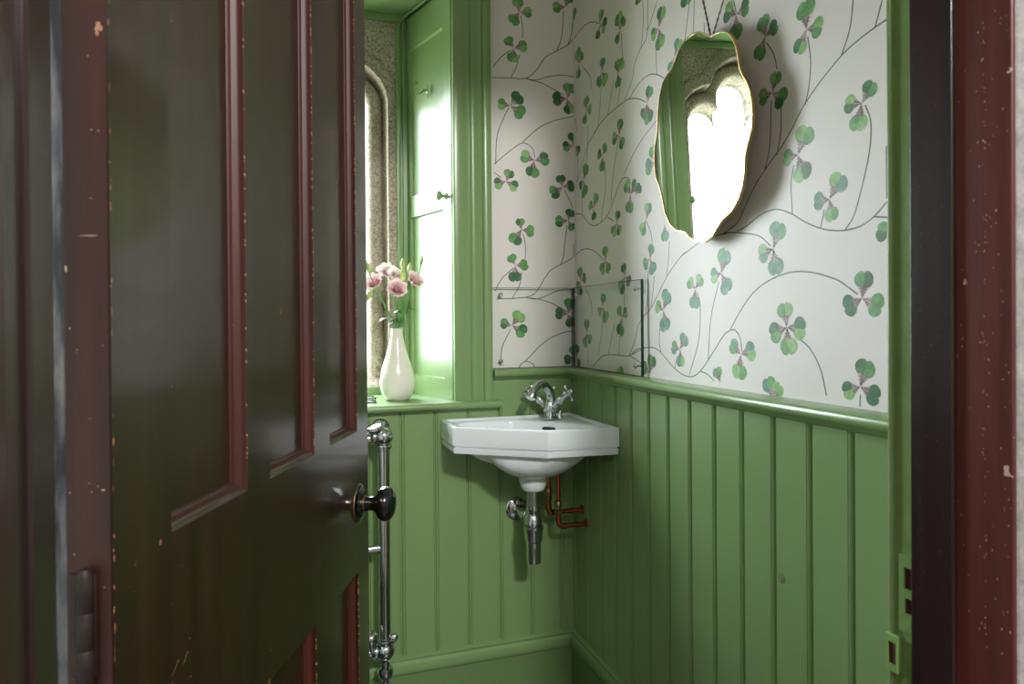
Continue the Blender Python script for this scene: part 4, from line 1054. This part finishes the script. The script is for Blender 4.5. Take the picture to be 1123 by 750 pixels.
# ------------------------------------------------------------------ hall shell behind the camera
b = MB().box((-2.4, -4.6, -.1), (1.6, YD, 0)); struct(b.build('floor_hall', 'hall_floor'), 'brown floor of the hall outside the doorway', 'floor')
b = MB().box((-2.4, -4.6, 2.7), (1.6, YH, 2.8)); struct(b.build('ceiling_hall', 'hall_paint'), 'pale ceiling of the hall outside the doorway', 'ceiling')
b = MB().box((-2.5, -4.7, -.1), (-2.4, YH, 2.8)); b.box((1.6, -4.7, -.1), (1.7, YH, 2.8)); b.box((-2.5, -4.7, -.1), (1.7, -4.6, 2.8))
struct(b.build('wall_hall_rear', 'hall_paint'), 'pale walls of the hall behind the viewer', 'wall')

# ------------------------------------------------------------------ lights
def area(name, loc, target, size, power, col=(1, 1, 1), shape='DISK', sy=None, portal=False):
    l = bpy.data.lights.new(name, 'AREA'); l.energy = power; l.color = col; l.shape = shape; l.size = size
    if sy: l.size_y = sy
    o = bpy.data.objects.new(name, l); COL.objects.link(o); o.location = loc
    o.rotation_euler = (Vector(target)-Vector(loc)).to_track_quat('-Z', 'Y').to_euler()
    if portal: l.cycles.is_portal = True
    return o
P_HALL, P_ROOM, SKY = 48, 7, 45
area('hall_lamp', (-.42, -3.0, 2.4), (-.5, -.5, .9), .22, P_HALL, (1, .985, .96))
area('hall_ambient', (-.6, -3.4, 2.66), (-.6, -3.4, 0), 1.6, 36, (1, .985, .96))
area('window_portal', (-.775, .46, 1.5), (-.775, -1, 1.5), .46, 1, shape='RECTANGLE', sy=1.1, portal=True)
w = bpy.data.worlds.new('world'); scn.world = w; w.use_nodes = True
bg = w.node_tree.nodes['Background']; bg.inputs[1].default_value = SKY
tc = w.node_tree.nodes.new('ShaderNodeTexCoord'); sx = w.node_tree.nodes.new('ShaderNodeSeparateXYZ'); cr = w.node_tree.nodes.new('ShaderNodeValToRGB')
w.node_tree.links.new(tc.outputs['Generated'], sx.inputs[0]); mpn = w.node_tree.nodes.new('ShaderNodeMapRange'); mpn.inputs['From Min'].default_value = -1; mpn.inputs['From Max'].default_value = 1
w.node_tree.links.new(sx.outputs['Z'], mpn.inputs['Value']); w.node_tree.links.new(mpn.outputs['Result'], cr.inputs['Fac']); w.node_tree.links.new(cr.outputs['Color'], bg.inputs[0])
el = cr.color_ramp.elements; el[0].position = .46; el[0].color = (.26, .28, .24, 1); el[1].position = .50; el[1].color = (.90, .96, 1, 1)

# ------------------------------------------------------------------ camera
cd = bpy.data.cameras.new('camera'); co = bpy.data.objects.new('camera', cd); COL.objects.link(co); scn.camera = co
m3 = Matrix((R2, U2, -Fv)).transposed(); co.matrix_world = Matrix.Translation(CAM) @ m3.to_4x4()
cd.sensor_width = 36; cd.sensor_fit = 'HORIZONTAL'; cd.lens = 36*FPX/1123; cd.shift_x = 0; cd.shift_y = -(375-CYP)/1123
cd.clip_start = .02; cd.dof.use_dof = True; cd.dof.focus_distance = 1.7; cd.dof.aperture_fstop = 9
vs_ = scn.view_settings; vs_.view_transform = 'Standard'; vs_.look = 'None'; vs_.gamma = 1; vs_.exposure = 0; vs_.use_curve_mapping = False
bpy.context.view_layer.update()
